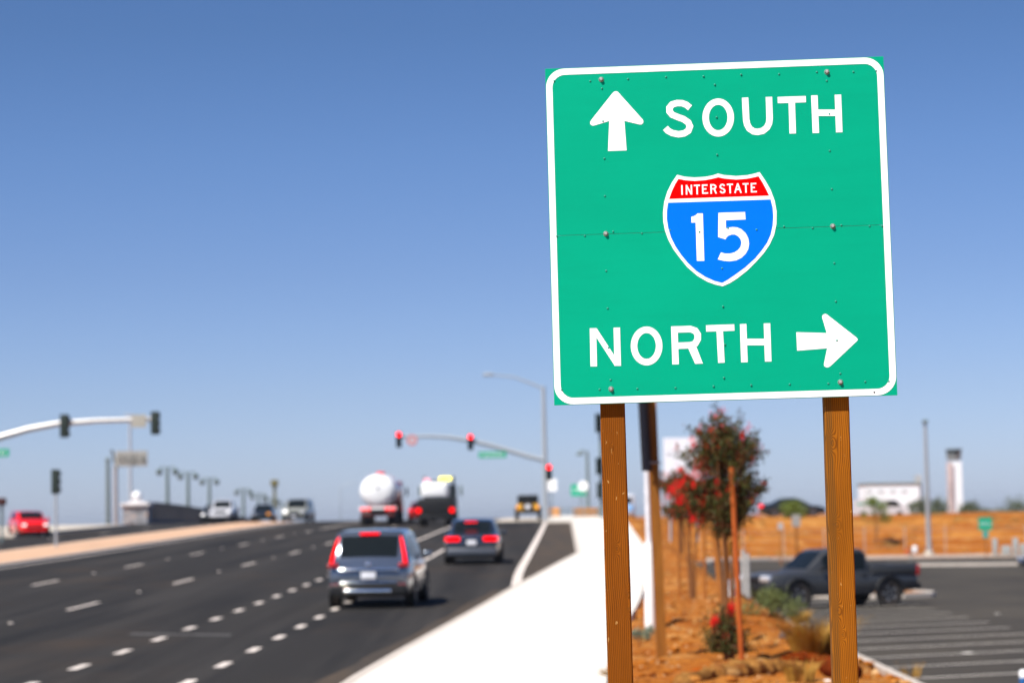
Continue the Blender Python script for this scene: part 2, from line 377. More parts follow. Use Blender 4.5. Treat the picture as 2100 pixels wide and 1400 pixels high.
mb = MB(); pts = []
for (u0, u1, w_) in ((262, 330, .10), (330, 400, .05), (400, 468, .13)): pass
for i in range(17):
    t = i / 16; q = W(-7.85 + 1.95 * t, 43.9 - .9 * t); w_ = .10 + .16 * abs(t - .45) + .06 * hsh(i, 2)
    mb.v += [(q.x, q.y - w_, P(q.y - w_) + .003), (q.x, q.y + w_, P(q.y + w_) + .003)]
for i in range(16): mb.f.append((2 * i, 2 * i + 2, 2 * i + 3, 2 * i + 1))
tag(mb.build('road_patch', scuff), kind='structure')
# parking lot
lp = [(5.75, 20), (5.75, 60), (5.75, 100), (5.9, 133), (9, 149), (60, 149), (60, 20)]
mb = MB().prism(lp, lambda a_, b_, t: W(a_, b_, t), LOT, LOT - .1)
tag(mb.build('parking_lot', lot_asphalt), kind='structure')
mb = MB()
for k in range(20):
    b_ = Vector((math.cos(R(26)), math.sin(R(26)), 0)); nrm = Vector((-b_.y, b_.x, 0)) * .062
    q = W(6.0, 24 + k * 3.05 + 0, LOT + .004)
    e_ = q + b_ * 5.6
    mb.add([q - nrm, e_ - nrm, e_ + nrm, q + nrm], [(0, 1, 2, 3)])
tag(mb.build('parking_lines', lotpaint), kind='structure')
def polykerb(name, pts, w_=.16, h=.14, m_=kerbm, closed=False, zt=None):
    mb = MB(); pts = [Vector((p[0], p[1], 0)) for p in pts]
    n = len(pts)
    ring = []
    for i, p in enumerate(pts):
        a_ = pts[(i - 1) % n] if closed or i else p; c_ = pts[(i + 1) % n] if closed or i < n - 1 else p
        t = (c_ - a_).normalized(); nn = Vector((-t.y, t.x, 0)) * w_ / 2
        z0 = LOT - .05; z1 = LOT + h
        ring.append([(p - nn) + Vector((0, 0, z0)), (p - nn) + Vector((0, 0, z1)), (p + nn) + Vector((0, 0, z1)), (p + nn) + Vector((0, 0, z0))])
    for r_ in ring: mb.v += [tuple(x) for x in r_]
    m_n = n if closed else n - 1
    for i in range(m_n):
        q = i * 4; q2 = ((i + 1) % n) * 4
        for k in range(3): mb.f.append((q + k, q + k + 1, q2 + k + 1, q2 + k))
    if not closed: mb.f += [(0, 1, 2, 3), tuple(4 * n - 4 + k for k in (3, 2, 1, 0))]
    return tag(mb.build(name, m_), kind='structure')
polykerb('lot_kerb', [W(5.66, d) for d in rng(22, 132, 5)] + [W(6.4, 138), W(8.4, 142)])
polykerb('lot_kerb', [W(8.4, 142), W(9.5, 147.5), W(14, 150), W(60, 150.5)], .3, .16)
mb = MB().prism([(8.8, 150.0), (60, 150.7), (60, 153.5), (8.8, 153.5)], lambda a_, b_, t: W(a_, b_, t), LOT + .12, LOT - .2)
tag(mb.build('lot_pavement', kerbm), kind='structure')
polykerb('lot_kerb', [W(s, d) for s, d in ((15.5, 131), (17, 128.5), (22, 126.5), (40, 124), (60, 122))], .35, .15)
isl = [(6.6, 88), (7.4, 83.8), (9.5, 82), (11.4, 81.6), (12.3, 82.2), (12.6, 83.4), (12.2, 85.5), (10.5, 91), (8, 93)]
polykerb('traffic_island_kerb', [W(s, d) for s, d in isl], .3, .15, closed=True)
mb = MB().prism(isl, lambda a_, b_, t: W(a_, b_, t), LOT + .1, LOT - .1)
tag(mb.build('traffic_island', dirt), kind='structure')
SIGN={"strokes":[["S",[[-0.0903,0.4491],[-0.104,0.4608],[-0.1188,0.467],[-0.1364,0.4681],[-0.1541,0.4637],[-0.1645,0.4518],[-0.1645,0.438],[-0.1553,0.4259],[-0.1355,0.4165],[-0.1157,0.4086],[-0.0986,0.3958],[-0.093,0.3813],[-0.0996,0.3652],[-0.1149,0.3561],[-0.135,0.3537],[-0.1575,0.3591],[-0.1722,0.3678],[-0.1814,0.3784]],0],["O",[[0.0548,0.4081],[0.0541,0.4005],[0.0527,0.3931],[0.0506,0.386],[0.0477,0.3793],[0.0443,0.3731],[0.0402,0.3675],[0.0356,0.3627],[0.0305,0.3586],[0.0251,0.3555],[0.0195,0.3532],[0.0137,0.352],[0.0078,0.3517],[0.0019,0.3524],[-0.0038,0.3541],[-0.0093,0.3567],[-0.0145,0.3602],[-0.0193,0.3646],[-0.0235,0.3698],[-0.0272,0.3756],[-0.0303,0.3821],[-0.0327,0.389],[-0.0343,0.3962],[-0.0352,0.4037],[-0.0353,0.4113],[-0.0347,0.4189],[-0.0333,0.4263],[-0.0312,0.4334],[-0.0283,0.4402],[-0.0248,0.4464],[-0.0208,0.4519],[-0.0162,0.4568],[-0.0111,0.4608],[-0.0057,0.464],[-0.0,0.4662],[0.0058,0.4675],[0.0117,0.4678],[0.0176,0.4671],[0.0233,0.4654],[0.0288,0.4627],[0.034,0.4592],[0.0387,0.4548],[0.043,0.4496],[0.0467,0.4437],[0.0497,0.4373],[0.0521,0.4304],[0.0538,0.4231],[0.0546,0.4156],[0.0548,0.4081]],1],["U",[[0.1088,0.479],[0.11,0.3984],[0.1129,0.3805],[0.1208,0.3649],[0.1355,0.3542],[0.1504,0.3521],[0.168,0.3556],[0.1834,0.3672],[0.1915,0.3827],[0.1941,0.4005],[0.1944,0.4784]],0],["T",[[0.2255,0.4656],[0.3265,0.4654]],0],["T",[[0.2756,0.4551],[0.2749,0.3416]],0],["H",[[0.3574,0.478],[0.3577,0.3406]],0],["H",[[0.4418,0.4775],[0.4414,0.3402]],0],["H",[[0.3685,0.414],[0.4298,0.4117]],0],["N",[[-0.4637,-0.3388],[-0.4646,-0.4762]],0],["N",[[-0.3783,-0.3394],[-0.3789,-0.4768]],0],["N2",[[-0.4502,-0.3392],[-0.3669,-0.4772],[-0.3894,-0.4765],[-0.4727,-0.3385]],2],["O",[[-0.2289,-0.4098],[-0.2295,-0.4174],[-0.2309,-0.4248],[-0.233,-0.4319],[-0.2358,-0.4387],[-0.2393,-0.4449],[-0.2433,-0.4505],[-0.2478,-0.4553],[-0.2528,-0.4594],[-0.2582,-0.4626],[-0.2638,-0.4649],[-0.2696,-0.4662],[-0.2755,-0.4665],[-0.2813,-0.4658],[-0.287,-0.4642],[-0.2925,-0.4615],[-0.2976,-0.458],[-0.3024,-0.4537],[-0.3066,-0.4485],[-0.3103,-0.4427],[-0.3134,-0.4363],[-0.3157,-0.4294],[-0.3174,-0.4221],[-0.3183,-0.4146],[-0.3185,-0.407],[-0.3179,-0.3995],[-0.3165,-0.392],[-0.3144,-0.3849],[-0.3116,-0.3782],[-0.3081,-0.3719],[-0.3041,-0.3663],[-0.2995,-0.3615],[-0.2945,-0.3574],[-0.2892,-0.3542],[-0.2835,-0.3519],[-0.2777,-0.3506],[-0.2719,-0.3503],[-0.266,-0.351],[-0.2603,-0.3526],[-0.2549,-0.3553],[-0.2497,-0.3588],[-0.245,-0.3632],[-0.2407,-0.3683],[-0.237,-0.3742],[-0.234,-0.3806],[-0.2316,-0.3875],[-0.2299,-0.3947],[-0.229,-0.4022],[-0.2289,-0.4098]],1],["R",[[-0.1724,-0.3409],[-0.1723,-0.4776]],0],["R",[[-0.1628,-0.3527],[-0.1156,-0.3527],[-0.0984,-0.3592],[-0.0899,-0.373],[-0.0904,-0.3896],[-0.0999,-0.4053],[-0.115,-0.4108],[-0.1647,-0.4113]],0],["R2",[[-0.1262,-0.4195],[-0.0977,-0.4129],[-0.075,-0.4776],[-0.1023,-0.4783]],2],["T",[[-0.0594,-0.3524],[0.0415,-0.3521]],0],["T",[[-0.011,-0.363],[-0.0089,-0.4771]],0],["H",[[0.0732,-0.3406],[0.0729,-0.4776]],0],["H",[[0.158,-0.3407],[0.1576,-0.4777]],0],["H",[[0.0843,-0.4055],[0.1467,-0.4074]],0]],"up_arrow":[[-0.3562,0.5197],[-0.3638,0.5174],[-0.3685,0.513],[-0.449,0.4161],[-0.4527,0.4086],[-0.4514,0.4014],[-0.4455,0.3966],[-0.4395,0.3963],[-0.3831,0.4112],[-0.3909,0.3017],[-0.3235,0.3013],[-0.3283,0.4097],[-0.2744,0.3945],[-0.2669,0.3942],[-0.2607,0.4001],[-0.26,0.4067],[-0.2623,0.4129],[-0.3453,0.5131],[-0.3497,0.5179]],"right_arrow":[[0.2612,-0.3756],[0.3687,-0.3821],[0.3548,-0.3265],[0.355,-0.3205],[0.3591,-0.3154],[0.3657,-0.3129],[0.3708,-0.3144],[0.3733,-0.3161],[0.4726,-0.4003],[0.4773,-0.4057],[0.4779,-0.4096],[0.4754,-0.4135],[0.3779,-0.5003],[0.3726,-0.5038],[0.3661,-0.5052],[0.3597,-0.5034],[0.3554,-0.4996],[0.3544,-0.4936],[0.3682,-0.4369],[0.2615,-0.4423]],"shield":[[-0.1447,0.2065],[-0.1183,0.1986],[-0.0826,0.1944],[-0.0435,0.1957],[-0.0174,0.1997],[0.0023,0.2057],[0.0249,0.1993],[0.0669,0.1945],[0.106,0.1961],[0.1321,0.2008],[0.1511,0.2061],[0.1701,0.1757],[0.1883,0.1405],[0.2015,0.1006],[0.2069,0.0626],[0.2049,0.0167],[0.1954,-0.0223],[0.1779,-0.0578],[0.1558,-0.0882],[0.1273,-0.1183],[0.0955,-0.1484],[0.0573,-0.1766],[0.0309,-0.1921],[0.0053,-0.2027],[-0.021,-0.1959],[-0.0497,-0.1845],[-0.0846,-0.1621],[-0.1192,-0.1299],[-0.1457,-0.0946],[-0.1674,-0.0627],[-0.1841,-0.0277],[-0.1945,0.0039],[-0.1999,0.037],[-0.1999,0.0699],[-0.1944,0.1092],[-0.1818,0.1467],[-0.1645,0.1791]],"red":[[-0.1406,0.1912],[-0.1154,0.1853],[-0.083,0.1816],[-0.0439,0.1832],[-0.0178,0.1876],[0.0025,0.1921],[0.0244,0.1867],[0.0665,0.1813],[0.1055,0.1833],[0.1284,0.1871],[0.1467,0.1907],[0.1601,0.1678],[0.1722,0.1427],[0.182,0.1194],[-0.1765,0.1195],[-0.1655,0.1478],[-0.1533,0.1721]],"blue":[[0.187,0.105],[0.1931,0.0762],[0.1942,0.0433],[0.1908,0.0106],[0.1825,-0.0219],[0.1685,-0.0509],[0.1481,-0.0781],[0.1245,-0.1052],[0.0878,-0.1367],[0.0514,-0.1617],[0.0249,-0.1788],[0.0035,-0.1902],[-0.0238,-0.1821],[-0.0556,-0.1664],[-0.0873,-0.144],[-0.1155,-0.1153],[-0.1389,-0.085],[-0.1589,-0.0531],[-0.1741,-0.0198],[-0.1828,0.0134],[-0.1869,0.0464],[-0.1857,0.076],[-0.1805,0.1058]],"one":[[-0.0762,0.0634],[-0.0571,0.0627],[-0.0576,-0.109],[-0.0842,-0.1084],[-0.0841,0.0304],[-0.0991,0.0303],[-0.099,0.052],[-0.0888,0.0543],[-0.0812,0.0586]],"five":[[-0.0012,0.0631],[0.0942,0.0628],[0.0951,0.0355],[0.0241,0.035],[0.0241,0.0057],[0.0313,0.0081],[0.0476,0.0099],[0.0637,0.008],[0.0797,0.0006],[0.0937,-0.014],[0.1022,-0.0323],[0.1047,-0.0521],[0.1008,-0.0716],[0.0912,-0.0877],[0.0761,-0.1019],[0.0564,-0.1111],[0.0336,-0.1136],[0.011,-0.1112],[-0.0095,-0.1053],[0.003,-0.0805],[0.0184,-0.0853],[0.0346,-0.0858],[0.0509,-0.0821],[0.0641,-0.0737],[0.0736,-0.0625],[0.0773,-0.0479],[0.0745,-0.0347],[0.0659,-0.0239],[0.0547,-0.0176],[0.0434,-0.0172],[0.0319,-0.0208],[0.0253,-0.0265],[0.0205,-0.0339],[-0.0055,-0.0248]],"small":[[[[-0.129,0.1681],[-0.1292,0.1326]],0],[[[-0.1125,0.1681],[-0.1132,0.1326]],0],[[[-0.095,0.168],[-0.0954,0.1323]],0],[[[-0.113,0.1671],[-0.0956,0.133]],0],[[[-0.0861,0.1651],[-0.0641,0.1651]],0],[[[-0.0746,0.1632],[-0.075,0.1323]],0],[[[-0.0545,0.1676],[-0.0546,0.1336]],0],[[[-0.0541,0.165],[-0.0371,0.1649]],0],[[[-0.0535,0.1513],[-0.0415,0.1511]],0],[[[-0.054,0.1361],[-0.0358,0.136]],0],[[[-0.0245,0.1681],[-0.0247,0.1326]],0],[[[-0.0231,0.165],[-0.0141,0.1649],[-0.0092,0.1619],[-0.0075,0.1578],[-0.0095,0.1533],[-0.0145,0.151],[-0.0225,0.1507]],0],[[[-0.0136,0.1504],[-0.0067,0.133]],0],[[[0.0232,0.1598],[0.0209,0.1634],[0.0169,0.1651],[0.0124,0.1642],[0.0088,0.1603],[0.0086,0.1552],[0.013,0.1515],[0.0179,0.1493],[0.0228,0.1461],[0.0241,0.1415],[0.0225,0.1375],[0.0174,0.1352],[0.0124,0.1361],[0.0076,0.1411]],0],[[[0.0324,0.1646],[0.0544,0.1645]],0],[[[0.0433,0.1627],[0.0435,0.1322]],0],[[[0.0603,0.1327],[0.0715,0.1673]],0],[[[0.071,0.1673],[0.0822,0.1324]],0],[[[0.0652,0.1457],[0.0767,0.1456]],0],[[[0.0888,0.1646],[0.1103,0.1646]],0],[[[0.0998,0.1632],[0.1,0.1323]],0],[[[0.1204,0.1671],[0.1202,0.1326]],0],[[[0.1208,0.164],[0.1378,0.1644]],0],[[[0.1213,0.1503],[0.1323,0.1505]],0],[[[0.1212,0.1351],[0.1387,0.135]],0]],"rivets":[[-0.5781,0.5659],[-0.4478,0.5605],[-0.3111,0.5631],[-0.1735,0.5652],[-0.0383,0.5627],[-0.4063,0.5318],[0.0013,0.5305],[0.0038,0.4114],[0.0011,0.2746],[-0.4058,0.4115],[-0.4047,0.2752],[-0.4072,0.1384],[-0.381,0.0082],[-0.4836,-0.0036],[-0.2781,-0.0014],[-0.584,-0.0017],[0.0973,0.5638],[0.2335,0.5607],[0.3691,0.5633],[0.5003,0.5589],[0.5817,0.5595],[0.4034,0.5299],[0.4045,0.2745],[0.4067,0.1356],[0.4087,0.4084],[0.2312,0.0058],[0.3328,-0.0027],[0.4358,0.0039],[0.5358,-0.0025],[0.5803,-0.004],[0.1328,-0.0025],[0.031,0.007],[-0.4102,-0.1329],[-0.4092,-0.2686],[0.0034,-0.2752],[0.0057,-0.4121],[-0.4063,-0.5261],[-0.5817,-0.5568],[-0.4466,-0.5589],[-0.3117,-0.5604],[-0.1756,-0.562],[-0.04,-0.5601],[-0.0018,-0.5308],[-0.4098,-0.4107],[-0.1763,0.0063],[-0.0712,-0.0038],[0.0051,-0.138],[0.4053,-0.132],[0.4054,-0.2699],[0.4112,-0.5278],[0.4039,-0.4099],[0.0938,-0.5601],[0.2307,-0.5612],[0.3675,-0.5623],[0.4982,-0.5598],[0.5814,-0.5608]],"bolts":[[-0.4078,0.5647],[0.4056,0.562],[-0.4077,0.001],[0.4049,0.0009],[-0.4053,-0.5591],[0.4105,-0.5592]],"hole":[0.5291,-0.599],"seam":[[-0.5874,0.0007],[0.6136,-0.0017]]}
# ---------------------------------------------------------------- the guide sign in focus
def poly_film(mb, pts, y): mb.add([(x, y, z) for x, z in pts], [tuple(range(len(pts)))])
def tri_film(mb, pts, y):        # filled outline of any shape
    from mathutils.geometry import tessellate_polygon
    tr = tessellate_polygon([[Vector((x, z, 0)) for x, z in pts]])
    mb.add([(x, y, z) for x, z in pts], [tuple(t) for t in tr])
def stroke(mb, pts, w_, y, closed=False):
    P2 = [Vector(p) for p in pts]
    if closed and (P2[0] - P2[-1]).length < 1e-4: P2 = P2[:-1]
    n = len(P2); b0 = len(mb.v)
    for i, p in enumerate(P2):
        if closed: a_, c_ = P2[(i - 1) % n], P2[(i + 1) % n]
        else: a_, c_ = P2[max(i - 1, 0)], P2[min(i + 1, n - 1)]
        d1 = (p - a_).normalized() if (p - a_).length > 0 else (c_ - p).normalized(); d2 = (c_ - p).normalized() if (c_ - p).length > 0 else d1
        t = (d1 + d2).normalized(); nn = Vector((-t.y, t.x)); k = 1 / max(.6, nn.dot(Vector((-d1.y, d1.x))))
        q0, q1 = p - nn * w_ / 2 * k, p + nn * w_ / 2 * k
        mb.v += [(q0.x, y, q0.y), (q1.x, y, q1.y)]
    for i in range(n if closed else n - 1):
        j = (i + 1) % n; mb.f.append((b0 + 2 * i, b0 + 2 * i + 1, b0 + 2 * j + 1, b0 + 2 * j))
SW, SH = 1.22, 1.2231
sgn = thing('guide_sign', 'large sharp square green highway sign with white arrows on two timber posts', 'road sign')
cyaw, ctilt, clean = -.05389, -.01133, -.02693
sgn.matrix_world = Matrix.Translation((.75065, 8.62985, 1.0146 + EYE)) @ (Matrix.Rotation(cyaw, 4, 'Z') @ Matrix.Rotation(ctilt, 4, 'Y') @ Matrix.Rotation(clean, 4, 'X'))
g = .0006
for lo, hi in ((g, SH / 2), (-SH / 2, -g)):
    MB().rbox((0, .002, (lo + hi) / 2), (SW, .004, hi - lo), .0006).build('panel', signgreen, sgn)
for z in (.5, 0, -.5):
    MB().rbox((0, .0165, z), (SW - .08, .025, .06), .002).build('rail', steel, sgn)
def rrect(hx, hz, r_, n=10):
    o = []
    for cx, cz, a0 in ((hx - r_, hz - r_, 0), (-hx + r_, hz - r_, 90), (-hx + r_, -hz + r_, 180), (hx - r_, -hz + r_, 270)):
        for i in range(n + 1): an = R(a0 + 90 * i / n); o.append((cx + r_ * math.cos(an), cz + r_ * math.sin(an)))
    return o
o1 = rrect(SW / 2 - .002, SH / 2 - .002, .067); o2 = rrect(SW / 2 - .025, SH / 2 - .025, .046)
mb = MB(); n = len(o1)
mb.add([(x, -.0008, z) for x, z in o1] + [(x, -.0008, z) for x, z in o2], [(i, (i + 1) % n, (i + 1) % n + n, i + n) for i in range(n)])
mb.build('border', signwhite, sgn)
Y0 = -.0008
for key, nm in (('up_arrow', 'arrow'), ('right_arrow', 'arrow')):
    mb = MB(); tri_film(mb, SIGN[key], Y0); mb.build(nm, signwhite, sgn)
def letters(items, wd, y, parent):
    """items: list of letters, each a list of strokes (points, kind)"""
    for ch in items:
        mb = MB(); yy = y
        for pts, kd in ch:
            if kd == 2: tri_film(mb, pts, yy)
            else: stroke(mb, pts, wd, yy, kd == 1)
            yy -= .00015
        mb.build('letter', signwhite, parent)
ST = [(p, k) for (_, p, k) in SIGN['strokes']]
grp = [1, 1, 1, 2, 3, 3, 1, 3, 2, 3]; i0 = 0; items = []
for c_ in grp: items.append(ST[i0:i0 + c_]); i0 += c_
letters(items, .0232, Y0, sgn)
mb = MB(); tri_film(mb, SIGN['shield'], -.0011); shd = mb.build('shield', signwhite, sgn)
mb = MB(); tri_film(mb, SIGN['red'], -.0016); mb.build('shield_band', signred, shd)
mb = MB(); tri_film(mb, SIGN['blue'], -.0016); mb.build('shield_field', signblue, shd)
mb = MB(); tri_film(mb, SIGN['one'], -.0021); mb.build('numeral', signwhite, shd)
mb = MB(); tri_film(mb, SIGN['five'], -.0021); mb.build('numeral', signwhite, shd)
SM = [(p, k) for (p, k) in SIGN['small']]
grp = [1, 3, 2, 4, 3, 1, 2, 3, 2, 4]; i0 = 0; items = []
for c_ in grp: items.append(SM[i0:i0 + c_]); i0 += c_
letters(items, .0053, -.0020, shd)
rivm = mat('green_rivet', (.05, .32, .22), .35, .3, var=.2)
rv = None
for x, z in SIGN['rivets']:
    if rv is None:
        rv = MB().lathe([(.0034, 0), (.0034, -.0008), (.0028, -.0020), (.0015, -.0026), (.0001, -.0028)], (0, 0, 0), 'Y', 12).build('rivet', rivm, sgn, smooth=60); o = rv
    else: o = rv.copy(); COL.objects.link(o); o.parent = sgn
    ins = abs(x - .14) < .12 + .02 and -.2 < z < .2
    o.location = (x, -.0016 if abs(x) < .16 else -.0004, z)
boltm = mat('bolt_metal', (.4, .38, .36), .5, .3, var=.3, scale=60)
bt = None
for x, z in SIGN['bolts']:
    if bt is None:
        bt = MB().lathe([(.0092, 0), (.0092, -.002), (.008, -.003)], (0, 0, 0), 'Y', 20).lathe([(.0066, -.002), (.0066, -.008), (.005, -.0095), (.0001, -.010)], (0, 0, 0), 'Y', 6).build('bolt', boltm, sgn); o = bt
    else: o = bt.copy(); COL.objects.link(o); o.parent = sgn
    o.location = (x, -.0003, z)
x, z = SIGN['hole']
MB().lathe([(.0035, 0), (.0001, -.0003)], (x, -.001, z), 'Y', 12).build('bolt_hole', black, sgn)
def post_mb(w_, z0, z1, seed, nseg=60):
    rnd = random.Random(seed); mb = MB(); h = w_ / 2; c = .004
    sec = [(-h + c, -h), (h - c, -h), (h, -h + c), (h, h - c), (h - c, h), (-h + c, h), (-h, h - c), (-h, -h + c)]
    for i in range(nseg + 1):
        z = z0 + (z1 - z0) * i / nseg; j = [(rnd.random() - .5) * .0016 for _ in range(4)]
        for k, (x, y) in enumerate(sec): mb.v.append((x + j[k // 2 % 4] * .6, y + j[(k // 2 + 1) % 4] * .4, z))
    for i in range(nseg):
        for k in range(8): q = i * 8; mb.f.append((q + k, q + (k + 1) % 8, q + 8 + (k + 1) % 8, q + 8 + k))
    mb.f += [tuple(range(8))[::-1], tuple(nseg * 8 + k for k in range(8))]
    return mb
p1 = post_mb(.089, -3.35, .58, 3).build('post', wood1, sgn); p1.location = (-.4025, .029 + .0455, 0)
p2 = post_mb(.089, -3.35, .58, 9).build('post', wood2, sgn); p2.location = (.400, .029 + .0455, 0); p2.rotation_euler = (0, R(.3), 0)

# ---------------------------------------------------------------- vehicles
def car(kind, paint_m, label, cat, name, loc, heading, L, W_, H_, body, cabin, side, ws, rw, wheels, wr=.34, arch=.4, rims=rimm, slope=0, belt_trim=None, group=None, tint=glass, cab_m=None):
    """local +Y is forward. body: (y, half width, bottom, top). cabin: (y, base half width, roof half width, base z, top z)"""
    t = thing(name, label, cat, loc, heading, group); t.rotation_euler = (slope, 0, heading)
    mb = MB(); n = 14
    for (y, w, zb, zt) in body:
        hp = [(0, zb), (.8 * w, zb), (.96 * w, zb + .08), (w, zb + .35 * (zt - zb)), (w * .995, zb + .68 * (zt - zb)), (w * .955, zt - .05), (w * .86, zt), (0, zt + .02)]
        ring = hp + [(-a_, b_) for a_, b_ in hp[-2:0:-1]]
        mb.v += [(a_, y, b_) for a_, b_ in ring]
    for i in range(len(body) - 1):
        for k in range(n): q = i * n; mb.f.append((q + k, q + (k + 1) % n, q + n + (k + 1) % n, q + n + k))
    mb.f += [tuple(range(n)), tuple((len(body) - 1) * n + k for k in range(n))[::-1]]
    bo = mb.build('body', paint_m, t, smooth=38)
    def ci(y):
        if y <= cabin[0][0]: return cabin[0][1:]
        for a_, b_ in zip(cabin, cabin[1:]):
            if y <= b_[0]:
                f_ = (y - a_[0]) / (b_[0] - a_[0]); return tuple(p + (q - p) * f_ for p, q in zip(a_[1:], b_[1:]))
        return cabin[-1][1:]
    mb = MB(); ys = []
    for a_, b_ in zip(cabin, cabin[1:]): ys += rng(a_[0], b_[0], .12)[:-1]
    ys.append(cabin[-1][0])
    for y in ys:
        wb, wt, zb, zt = ci(y); e_ = min(.07, max(0, zt - zb) * .3)
        hp = [(wb, zb - .03), (wt, zt - e_), (wt * .88, zt - e_ * .1), (0, zt + .012)]
        mb.v += [(a_, y, b_) for a_, b_ in hp] + [(-a_, y, b_) for a_, b_ in hp[-2::-1]]
    for i in range(len(ys) - 1):
        for k in range(6): q = i * 7; mb.f.append((q + k, q + k + 1, q + 8, q + 7) if False else (q + k, q + k + 1, q + 7 + k + 1, q + 7 + k))
    mb.f += [tuple(range(7)), tuple((len(ys) - 1) * 7 + k for k in range(7))[::-1]]
    mb.build('roof', cab_m or paint_m, t, smooth=38)
    for (y0, y1) in side:
        for sx in (-1, 1):
            mb = MB(); yy = rng(y0, y1, .1)
            for y in yy:
                wb, wt, zb, zt = ci(y); e_ = min(.07, (zt - zb) * .3)
                for f_ in (.14, .93):
                    mb.v.append((sx * (wb + (wt - wb) * f_ + .008), y, zb + (zt - e_ - zb) * f_))
            for i in range(len(yy) - 1): mb.f.append((2 * i, 2 * i + 1, 2 * i + 3, 2 * i + 2))
            mb.build('side_window', tint, t)
    for nm, (y0, y1), wf in (('rear_window', rw, .84), ('windshield', ws, .86)):
        if y0 == y1: continue
        mb = MB(); yy = rng(y0, y1, .04)
        sgn_ = -1 if nm == 'rear_window' else 1
        for y in yy:
            wb, wt, zb, zt = ci(y); e_ = min(.07, (zt - zb) * .3)
            for fx_ in (-1, -.5, 0, .5, 1):
                xx = fx_ * wt * wf; top = zt + .012 - abs(fx_) * wf / .88 * (e_ * .1 + .012)
                mb.v.append((xx, y + sgn_ * .008, top + .008))
        for i in range(len(yy) - 1):
            for k in range(4): q = i * 5; mb.f.append((q + k, q + k + 1, q + 6 + k, q + 5 + k))
        mb.build(nm, tint, t, smooth=60)
    wm = None
    for (y, sx) in [(y, sx) for y in wheels for sx in (-1, 1)]:
        hw = max(w for (yy_, w, _, _) in body)
        ar = MB().lathe([(.0001, 0), (arch, 0), (arch, -.04)], (0, 0, 0), 'X', 28)
        if sx < 0: ar.v = [(-x, y_, z_) for x, y_, z_ in ar.v]
        ar.build('wheel_arch', black, t, loc=(sx * (hw + .002), y, wr + .02))
        wh = MB().lathe([(wr * .64, .0), (wr * .7, .012), (wr * .95, .01), (wr, -.03), (wr, -.2), (wr * .93, -.22), (wr * .5, -.2)], (0, 0, 0), 'X', 28)
        rm_ = MB().lathe([(wr * .67, 0), (wr * .6, -.025), (wr * .55, -.04)], (0, 0, 0), 'X', 28)
        for k in range(5):
            an = k * 2 * math.pi / 5
            rm_.add([(-.015, wr * .08 * math.cos(an + 1.3), wr * .08 * math.sin(an + 1.3)), (-.015, wr * .08 * math.cos(an - 1.3), wr * .08 * math.sin(an - 1.3)),
                     (-.005, wr * .64 * math.cos(an - .2), wr * .64 * math.sin(an - .2)), (-.005, wr * .64 * math.cos(an + .2), wr * .64 * math.sin(an + .2))], [(0, 1, 2, 3)])
        rm_.lathe([(wr * .18, -.012), (.001, -.005)], (0, 0, 0), 'X', 14)
        hb = MB().lathe([(wr * .62, -.06), (.001, -.06)], (0, 0, 0), 'X', 20)
        if sx < 0:
            for q in (wh, rm_, hb): q.v = [(-x, y_, z_) for x, y_, z_ in q.v]
        w_o = wh.build('wheel', rubber, t, smooth=50, loc=(sx * (hw + .012), y, wr))
        rm_.build('rim', rims, w_o); hb.build('brake_disc', black, w_o)
    t['hw'] = 0; del t['hw']
    return t
def bit(t, name, m_, c, s, b=.02, rz=0, rx=0):
    return MB().rbox(c, s, b, Matrix.Rotation(rz, 3, 'Z') @ Matrix.Rotation(rx, 3, 'X')).build(name, m_, t, smooth=60)
def mirrors(t, m_, y, z, w):
    for sx in (-1, 1): bit(t, 'side_mirror', m_, (sx * (w + .1), y, z), (.2, .12, .14), .04)
SUVB = lambda L, W, H: [(-L / 2, W * .42, .42, .80), (-L / 2 + .05, W * .46, .32, 1.0), (-L / 2 + .28, W * .495, .24, 1.04), (-L * .3, W / 2, .22, 1.04), (0, W / 2, .22, 1.02), (L * .23, W / 2, .22, 1.0), (L * .37, W * .49, .22, .94), (L / 2 - .22, W * .47, .24, .84), (L / 2 - .05, W * .42, .3, .72), (L / 2, W * .36, .38, .6)]
SUVC = lambda L, W, H: [(-L / 2 + .06, W * .45, W * .40, 1.0, 1.04), (-L / 2 + .2, W * .465, W * .405, 1.0, 1.3), (-L / 2 + .38, W * .475, W * .40, 1.0, H - .1), (-L / 2 + .5, W * .48, W * .40, 1.0, H - .02), (-L * .1, W * .485, W * .40, 1.0, H), (L * .07, W * .485, W * .39, 1.0, H - .03), (L * .15, W * .48, W * .40, .99, H - .18), (L * .27, W * .46, W * .43, .96, 1.0)]
SEDB = lambda L, W, H: [(-L / 2, W * .40, .4, .8), (-L / 2 + .06, W * .45, .3, .98), (-L / 2 + .35, W * .49, .22, 1.0), (-L * .3, W / 2, .2, .98), (0, W / 2, .2, .92), (L * .22, W / 2, .2, .88), (L * .38, W * .485, .2, .8), (L / 2 - .2, W * .45, .22, .7), (L / 2 - .04, W * .38, .3, .6), (L / 2, W * .33, .36, .52)]
SEDC = lambda L, W, H: [(-L * .36, W * .43, W * .40, .95, .98), (-L * .2, W * .465, W * .37, .93, H - .06), (-L * .08, W * .475, W * .375, .92, H), (L * .03, W * .475, W * .375, .9, H - .01), (L * .1, W * .47, W * .38, .89, H - .12), (L * .26, W * .45, W * .42, .86, .9)]
rd = lambda d: math.atan((P(d + 2) - P(d - 2)) / 4)
HD = -math.atan(HEAD)
